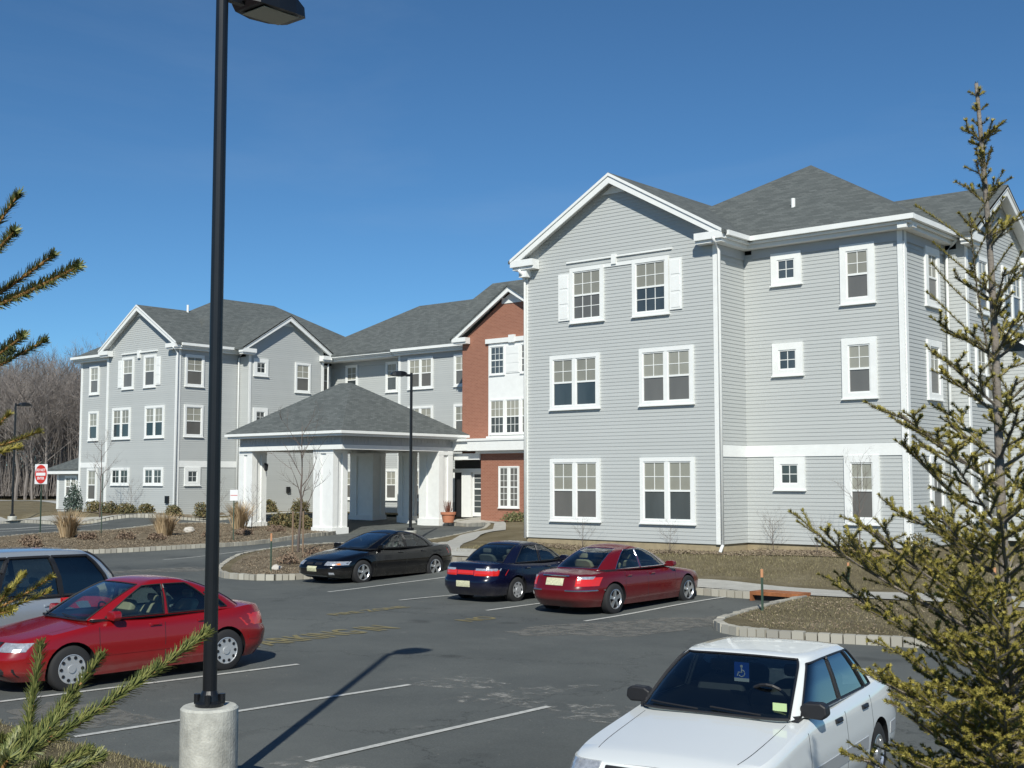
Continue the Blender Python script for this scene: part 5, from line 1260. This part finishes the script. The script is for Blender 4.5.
for i, (x, y, lb) in enumerate([(-31.6, 26.0, 'rusty dead shrub behind the island stake'), (-32.2, 27.6, 'rusty dead shrub at the foot of the staked tree'), (-29.6, 25.4, 'rusty dead shrub in front of the black sedan nose')]):
    shrub(lb, x, y, .5, .4, .4, M_redshrub, 90+i, 260, .05, 'dead shrubs on the island')
def stone(label, x, y, s, seed):
    b = bmesh.new(); bmesh.ops.create_icosphere(b, subdivisions=3, radius=s)
    for v in b.verts: v.co *= 1+.35*noise.noise(v.co/s*1.3+Vector((seed, 0, 0))); v.co.z *= .6
    me = bpy.data.meshes.new('rock'); b.to_mesh(me); b.free(); o = link('rock', me, M_stone); o.location = (x, y, G(x, y)+CH+s*.3); tag(o, label, 'rock', 'pale rocks in the beds')
stone('tan rock left of the orange-tipped island stake', -30.1, 24.3, .17, 1); stone('small white rock right of the orange-tipped island stake', -29.9, 25.9, .18, 2); stone('white rock on the planter mulch left of the big lamp', -50.3, 35.3, .25, 3); stone('second white rock in the planter near the drive', -49.6, 34.8, .2, 4)
# litter of mulch and dry blades on lawns so edges are not clean
def scatter_blades(name, pts, n, h, m, zf, seed):
    rs = random.Random(seed); b = MB(); k = 0
    xs = [p[0] for p in pts]; ys = [p[1] for p in pts]
    while k < n:
        x = rs.uniform(min(xs), max(xs)); y = rs.uniform(min(ys), max(ys))
        if not inpoly(x, y, pts): continue
        z = zf(x, y); a = rs.uniform(0, 2*pi); hh = h*rs.uniform(.4, 1); w = .006
        l = rs.uniform(.2, 1.0)*hh
        b.add([(x-w*sin(a), y+w*cos(a), z), (x+w*sin(a), y-w*cos(a), z), (x+l*cos(a), y+l*sin(a), z+hh)], [(0, 1, 2)]); k += 1
    o = b.build(name, m, recalc=False); o['kind'] = 'stuff'; tag(o, 'short dry winter grass blades on the ground', 'grass')
M_blade = mat('dry_blade', (.2, .17, .09), .9, build=isl_var((.12, .11, .05), (.32, .27, .15)))
scatter_blades('grass', [(-8, 7.25), (-14.5, 7.45), (-14.5, 5.5), (-8, 4.5)], 16000, .05, M_blade, lambda x, y: Gb(x, y)+.03, 3)
scatter_blades('grass', [(-5, 21.4), (-9.2, 21.2), (-11.5, 20.8), (-12.9, 22.2), (-13.5, 26.2), (-5, 26.4)], 14000, .06, M_blade, lambda x, y: G(x, y)+CH-.02, 4)

scatter_blades('grass', [(-28, 29.5), (-13.6, 29.0), (-5, 28.8), (-5, 33.5), (-28, 33)], 30000, .09, M_blade, lambda x, y: G(x, y)+CH-.02, 6)
def litter(name, label, poly, n, sz, m, zf, seed):
    rs = random.Random(seed); b = MB(); xs = [p[0] for p in poly]; ys = [p[1] for p in poly]; k = 0
    while k < n:
        x = rs.uniform(min(xs), max(xs)); y = rs.uniform(min(ys), max(ys))
        if noise.noise(Vector((x*.5, y*.5, seed))) < rs.uniform(-.5, .25) or not inpoly(x, y, poly): continue
        z = zf(x, y)+rs.uniform(.01, .05); a = Vector((rs.uniform(-1, 1), rs.uniform(-1, 1), rs.uniform(-.6, .6))).normalized()*sz*rs.uniform(.5, 1.4); e = a.orthogonal().normalized()*sz*.4; c = Vector((x, y, z))
        b.add([c-a, c+e, c+a, c-e], [(0, 1, 2, 3)]); k += 1
    o = b.build(name, m, recalc=False); tag(o, label, 'leaf litter', kind='stuff')
M_litter = mat('leaf_bits', (.2, .14, .09), .95, build=isl_var((.11, .08, .055), (.32, .26, .18), (.21, .16, .11)))
litter('leaf_litter', 'dead leaves and bark chips strewn over the long planter', R3, 12000, .035, M_litter, lambda x, y: G(x, y)+CH-.01, 11)
litter('leaf_litter', 'dead leaves and bark chips strewn over the planted island', [(-27.95, 23.4), (-28.6, 22.5), (-29.6, 22.5), (-31.8, 23.9), (-34.2, 26.3), (-35.9, 28.3), (-36.6, 31), (-36.7, 36), (-32, 32.5), (-27.9, 28.3)], 5000, .032, M_litter, lambda x, y: G(x, y)+CH-.01, 12)
litter('leaf_litter', 'dead leaves gathered along the foot of the near building', [(-28, 31.9), (-27.6, 33), (-19.4, 33), (-19.3, 34.6), (-14.2, 34.6), (-13.4, 33.6), (-18, 32.2), (-21, 31.5)], 5000, .04, M_litter, lambda x, y: G(x, y)+CH-.01, 13)
litter('leaf_litter', 'dead leaves lying on the lawn beside the rusty inlet', [(-5, 21.4), (-9.2, 21.2), (-11.5, 20.8), (-12.8, 22.2), (-13.1, 26), (-5, 26.3)], 1500, .03, M_litter, lambda x, y: G(x, y)+CH-.01, 14)
# grit and small stones on the asphalt
litter('gravel_bits', 'small stones and grit scattered on the parking lot', [(-16, 7.6), (-6, 7.6), (-6, 14), (-10, 18), (-16, 18)], 500, .009, mat('grit', (.16, .155, .14), .9), lambda x, y: G(x, y)-.01, 15)

# ---------------------------------------------------------------- woods beyond the field
def wood_tree(seed, h):
    rs = random.Random(seed); tr = MB(); br = MB()
    pts = [Vector((0, 0, -.3))]
    for k in range(1, 9): pts.append(Vector((pts[-1].x+rs.uniform(-.25, .25), pts[-1].y+rs.uniform(-.25, .25), h*.8*k/8)))
    tr.tube(pts, [.2*(1-.8*k/8) for k in range(9)], 5)
    def grow(p, d, L, r, dep):
        P = [p]; q = p
        for k in range(3): d = (d+Vector((rs.uniform(-.2, .2), rs.uniform(-.2, .2), rs.uniform(0, .2)))).normalized(); q = q+d*L/3; P.append(q)
        br.tube(P, [r, r*.7, r*.5, r*.25], 3, cap=False)
        if dep:
            for k in range(5):
                e = d.orthogonal().normalized(); e.rotate(Matrix.Rotation(rs.uniform(0, 2*pi), 3, d)); grow(P[rs.randint(1, 3)], (d+e*rs.uniform(.4, .9)).normalized(), L*rs.uniform(.4, .65), r*.5, dep-1)
    for k in range(16):
        t = .25+.75*k/16; i = min(7, int(t*8)); a = k*2.4; grow(pts[i].lerp(pts[i+1], t*8-i), Vector((cos(a), sin(a), rs.uniform(.8, 1.5))).normalized(), h*.3*(1.2-t*.6), .07, 3)
    return tr, br
protos = []
for s_ in range(4):
    tr, br = wood_tree(100+s_, 16)
    T = thing('woodland_tree', 'tall bare grey brown tree in the wood beyond the field', 'tree', (0, 0, 0), 0, 'bare trees of the wood beyond the field')
    tr.build('trunk', M_wood_t, T); br.build('crown', M_wood_t, T); protos.append(T)
rw = random.Random(5); first = set(); cnt = 0
def bearing_pos(px, D):
    r = (px-512)/1228*D; B = radians(40.3); return (cos(B)*r-sin(B)*D, sin(B)*r+cos(B)*D)
wl = []
for row, D in enumerate((150, 160, 172, 186, 200)):
    for k in range(22): wl.append((-75+k*9+rw.uniform(-5, 5), D+rw.uniform(-5, 5)))
for px, D in wl:
    x, y = bearing_pos(px, D); i = rw.randrange(4); T = protos[i]
    if i in first:
        T2 = T.copy(); C.objects.link(T2)
        for ch in list(T.children): c = ch.copy(); C.objects.link(c); c.parent = T2
        T = T2
    first.add(i); s_ = rw.uniform(.85, 1.2)*(1.0+.02*(D-150)/10)
    T.location = (x, y, G(x, y)-.1); T.scale = (s_, s_, s_); T.rotation_euler = (0, 0, rw.uniform(0, 6.28))
# brushy undergrowth, uncountable
b = MB()
for k in range(22000):
    px = rw.uniform(-90, 175); D = rw.uniform(146, 215); x, y = bearing_pos(px, D); z = 1.0; h = rw.uniform(1, 4.5) if rw.random() < .8 else rw.uniform(5, 11)
    dx, dy = rw.uniform(-1, 1), rw.uniform(-1, 1); w = rw.uniform(.03, .09)
    b.add([(x-w, y, z), (x+w, y, z), (x+dx, y+dy, z+h)], [(0, 1, 2)])
o = b.build('undergrowth', M_wood_t, recalc=False); o['kind'] = 'stuff'; tag(o, 'tangled bare brush filling the wood beyond the field', 'brush')

# ---------------------------------------------------------------- spruces
def needles(b, p, q, n, ln, w, rs, dens_tip=True, r0=.0):
    p = Vector(p); q = Vector(q); d = (q-p); L = d.length; d.normalize(); e1 = d.orthogonal().normalized(); e2 = d.cross(e1)
    for k in range(n):
        t = rs.random(); a = rs.uniform(0, 2*pi); o = e1*cos(a)+e2*sin(a)
        if o.z < -.3 and rs.random() < .35: o = -o
        l = ln*rs.uniform(.7, 1.15); c = p+d*L*t+o*r0; nd = (o*.85+d*rs.uniform(.45, .9)+Vector((0, 0, .12))).normalized(); s = nd.cross(o+Vector((.01, .02, .03))).normalized()*w
        tip = c+nd*l
        b.add([c-s, c+s, tip+s*.35, tip-s*.35], [(0, 1, 2, 3)])
def spruce_right():
    rs = random.Random(17); B0 = Vector((-1.83, 5.66, .25))
    T = thing('young_spruce', 'young sparse olive green spruce with thin grey trunk at the right edge', 'spruce', B0)
    camr = Vector((cos(radians(40.3)), sin(radians(40.3)), 0)); camf = Vector((-sin(radians(40.3)), cos(radians(40.3)), 0))
    # trunk leans a little left with height
    def tp(h): return Vector((0, 0, h))+camr*(-.030*h+.012*sin(h*2.2))
    Ht = 4.46
    tr = MB(); hs = [k*Ht/22 for k in range(23)]; tr.tube([tp(h) for h in hs], [.036*(1-h/Ht*.82)+.002 for h in hs], 9); tr.build('trunk', M_bark, T, smooth=True)
    br = MB(); nd = MB()
    def twig(p, d, L, r, dep, droop=0.):
        P = [p]; q = p; n = 5
        for k in range(n): d = (d+Vector((rs.uniform(-.07, .07), rs.uniform(-.07, .07), rs.uniform(-.02, .06)-droop))).normalized(); q = q+d*L/n; P.append(q)
        br.tube(P, [r*(1-.6*k/n) for k in range(n+1)], 4, cap=False)
        for k in range(n):
            if dep >= 2 and k < 1: 
                if dep >= 3: continue
                needles(nd, P[k], P[k+1], int(L/n*800), .015, .0016, rs); continue
            needles(nd, P[k], P[k+1], int(L/n*1250), .0175, .0016, rs)
        needles(nd, P[-1]-d*.01, P[-1], 34, .014, .0017, rs)
        if dep > 0:
            m = max(3, int(L*13)) if dep > 1 else max(3, int(L*11))
            for k in range(m):
                t = .16+.82*(k+.5)/m; i = min(n-1, int(t*n)); pp = P[i].lerp(P[i+1], t*n-i)
                sgn = 1 if k % 2 else -1; side = d.cross(Vector((0, 0, 1))).normalized()*sgn
                dd = (d*.75+side*rs.uniform(.42, .85)+Vector((0, 0, rs.uniform(-.18, .28)))).normalized()
                twig(pp, dd, max(.07, L*rs.uniform(.28, .50)*(1.2-t*.75)) if dep > 1 else max(.07, L*rs.uniform(.35, .6)*(1.15-t*.5)), r*.5, dep-1)
    # whorls
    h = .35; k = 0
    while h < Ht-.10:
        t = h/Ht; reach = (.86 if t < .42 else .92)*(1-t)**(.8 if t < .6 else 1.05)+.04
        nb = 9 if t < .40 else 5 if t < .8 else 4
        a0 = rs.uniform(0, 2*pi)
        for j in range(nb):
            a = a0+2*pi*j/nb+rs.uniform(-.35, .35); L = reach*rs.uniform(.55, 1.18); up = .28+.55*t+rs.uniform(-.08, .15)
            twig(tp(h+rs.uniform(-.05, .05)), Vector((cos(a), sin(a), up)).normalized(), L, .011*(1-t)+.004, 2 if L > .28 else 1)
        if t < .75:
            for j in range(2 if t < .5 else 1):
                a = rs.uniform(0, 2*pi); twig(tp(h+rs.uniform(.08, .18)), Vector((cos(a), sin(a), .5)).normalized(), reach*rs.uniform(.3, .6), .006, 1)
        h += .15 if t < .38 else .25; k += 1
    # leaders
    for j in range(5): a = 2*pi*j/5; twig(tp(Ht-.42), Vector((cos(a)*.35, sin(a)*.35, 1)).normalized(), .12, .003, 0)
    needles(nd, tp(Ht-.40), tp(Ht), 600, .015, .0017, rs); 
    for q in (.06, .13, .20, .27, .34):
        for s_ in (0, 2.1, 4.2): a = s_+q*20; twig(tp(Ht-q), Vector((cos(a), sin(a), .6)).normalized(), .045, .002, 0)
    twig(tp(3.0), (camr*-.25+Vector((0, 0, 1))-camf*.1).normalized(), .85, .006, 1)     # second leader at the left
    twig(tp(3.75), (camr*.9+Vector((0, 0, .62))).normalized(), .30, .005, 1)
    # long low branches reaching left as in the picture
    for hh, L, up, yo in ((1.9, .95, .50, .1), (.7, .9, .2, .0), (1.5, .6, .4, -1.2), (1.2, .6, .3, 1.3), (.6, .8, .35, .6), (2.62, .62, .55, -.3), (2.3, .52, .45, .3), (2.0, .78, .52, -.2), (1.75, .80, .42, .35), (1.5, .72, .42, -.1), (1.25, .62, .30, -.5), (1.05, .75, .24, .3), (.85, .95, .18, -.3)):
        twig(tp(hh), (-camr+Vector((0, 0, up))+camf*yo).normalized(), L, .010, 2)
    br.build('branches', M_bark, T); nd.build('foliage', M_needle, T, recalc=False)
spruce_right()

def unproj(px, py, D):    # design aid: a world point at view depth D
    f = 1228.; P = atan(96/f); B = radians(40.3); a = (px-512)/f; b_ = (384-py)/f
    fw = cos(P)-b_*sin(P); up = sin(P)+b_*cos(P)
    F = Vector((-sin(B), cos(B), 0)); R = Vector((cos(B), sin(B), 0))
    return Vector((0, 0, 2.9))+(R*a+F*fw+Vector((0, 0, up)))*D
def spruce_left():
    rs = random.Random(23); rt = unproj(-330, 420, 1.9); rt.z = 1.25
    T = thing('spruce_tree', 'dense green spruce at the left edge, only its orange-stemmed branch tips in view', 'spruce', rt)
    O = Vector(rt)
    tr = MB(); tr.tube([(0, 0, -.3), (0, 0, 1.2), (.02, 0, 2.6)], [.05, .035, .012], 10); tr.build('trunk', M_bark, T, smooth=True)
    br = MB(); nd = MB(); nd2 = MB()
    def tw(p, q, r, nb=nd, sag=.0, n=1500, ln=.0125):
        ln *= .82; n *= 1.25
        p = Vector(p)-O; q = Vector(q)-O; P = []
        for k in range(9):
            t = k/8; P.append(p.lerp(q, t)+Vector((0, 0, -sag*4*t*(1-t))))
        br.tube(P, [r*(1-.5*k/8) for k in range(9)], 6)
        L = (q-p).length
        for k in range(8): needles(nb, P[k], P[k+1], int(L/8*n*2.1), ln, .00085, rs, r0=r*.5)
        d = (P[-1]-P[-2]).normalized()
        needles(nb, P[-1]-d*.006, P[-1]+d*.003, 90, ln*.9, .00085, rs)
    ax = lambda z: O+Vector((0, 0, z-O.z))
    # upper tips
    D = 1.45
    def limb(tips, root_px, root_py, rr, nb=nd, Dr=1.5, tz=None, n=1500, ln=.0125):
        r0 = unproj(root_px, root_py, Dr); tw(ax(r0.z-.12), r0, rr*1.6, nb, n=n*.6, ln=ln)
        for (px, py, DD) in tips: tw(r0, unproj(px, py, DD), rr, nb, .004, n, ln)
    limb([(18, 195, 1.45), (14, 232, 1.4)], -60, 300, .0022)
    limb([(52, 256, 1.45), (77, 267, 1.35), (-5, 250, 1.5)], -55, 325, .0024)
    limb([(44, 341, 1.5), (22, 337, 1.4), (12, 352, 1.55)], -70, 395, .0022)
    limb([(38, 432, 2.0), (8, 415, 2.0), (18, 447, 2.1)], -40, 455, .0022, nd2, 2.0, n=1200)
    limb([(50, 578, 2.0), (22, 575, 2.1), (48, 592, 2.05), (8, 590, 2.0), (12, 610, 1.95)], -12, 612, .0022, nd2, 2.0, n=1200)
    limb([(205, 634, 1.28)], 30, 752, .0034, nd, 1.12, n=1900, ln=.014)
    limb([(40, 648, 1.2), (100, 658, 1.2), (72, 700, 1.22)], 25, 745, .0026, nd, 1.14, n=1700, ln=.013)
    limb([(20, 735, 1.15), (62, 715, 1.1), (85, 752, 1.05), (98, 757, 1.15), (45, 768, 1.0), (8, 760, .98)], -30, 800, .0026, nd, 1.0, n=1600, ln=.013)
    br.build('branches', M_twig_o, T); nd.build('foliage', M_needle2, T, recalc=False); nd2.build('old_foliage', M_needle, T, recalc=False)
spruce_left()
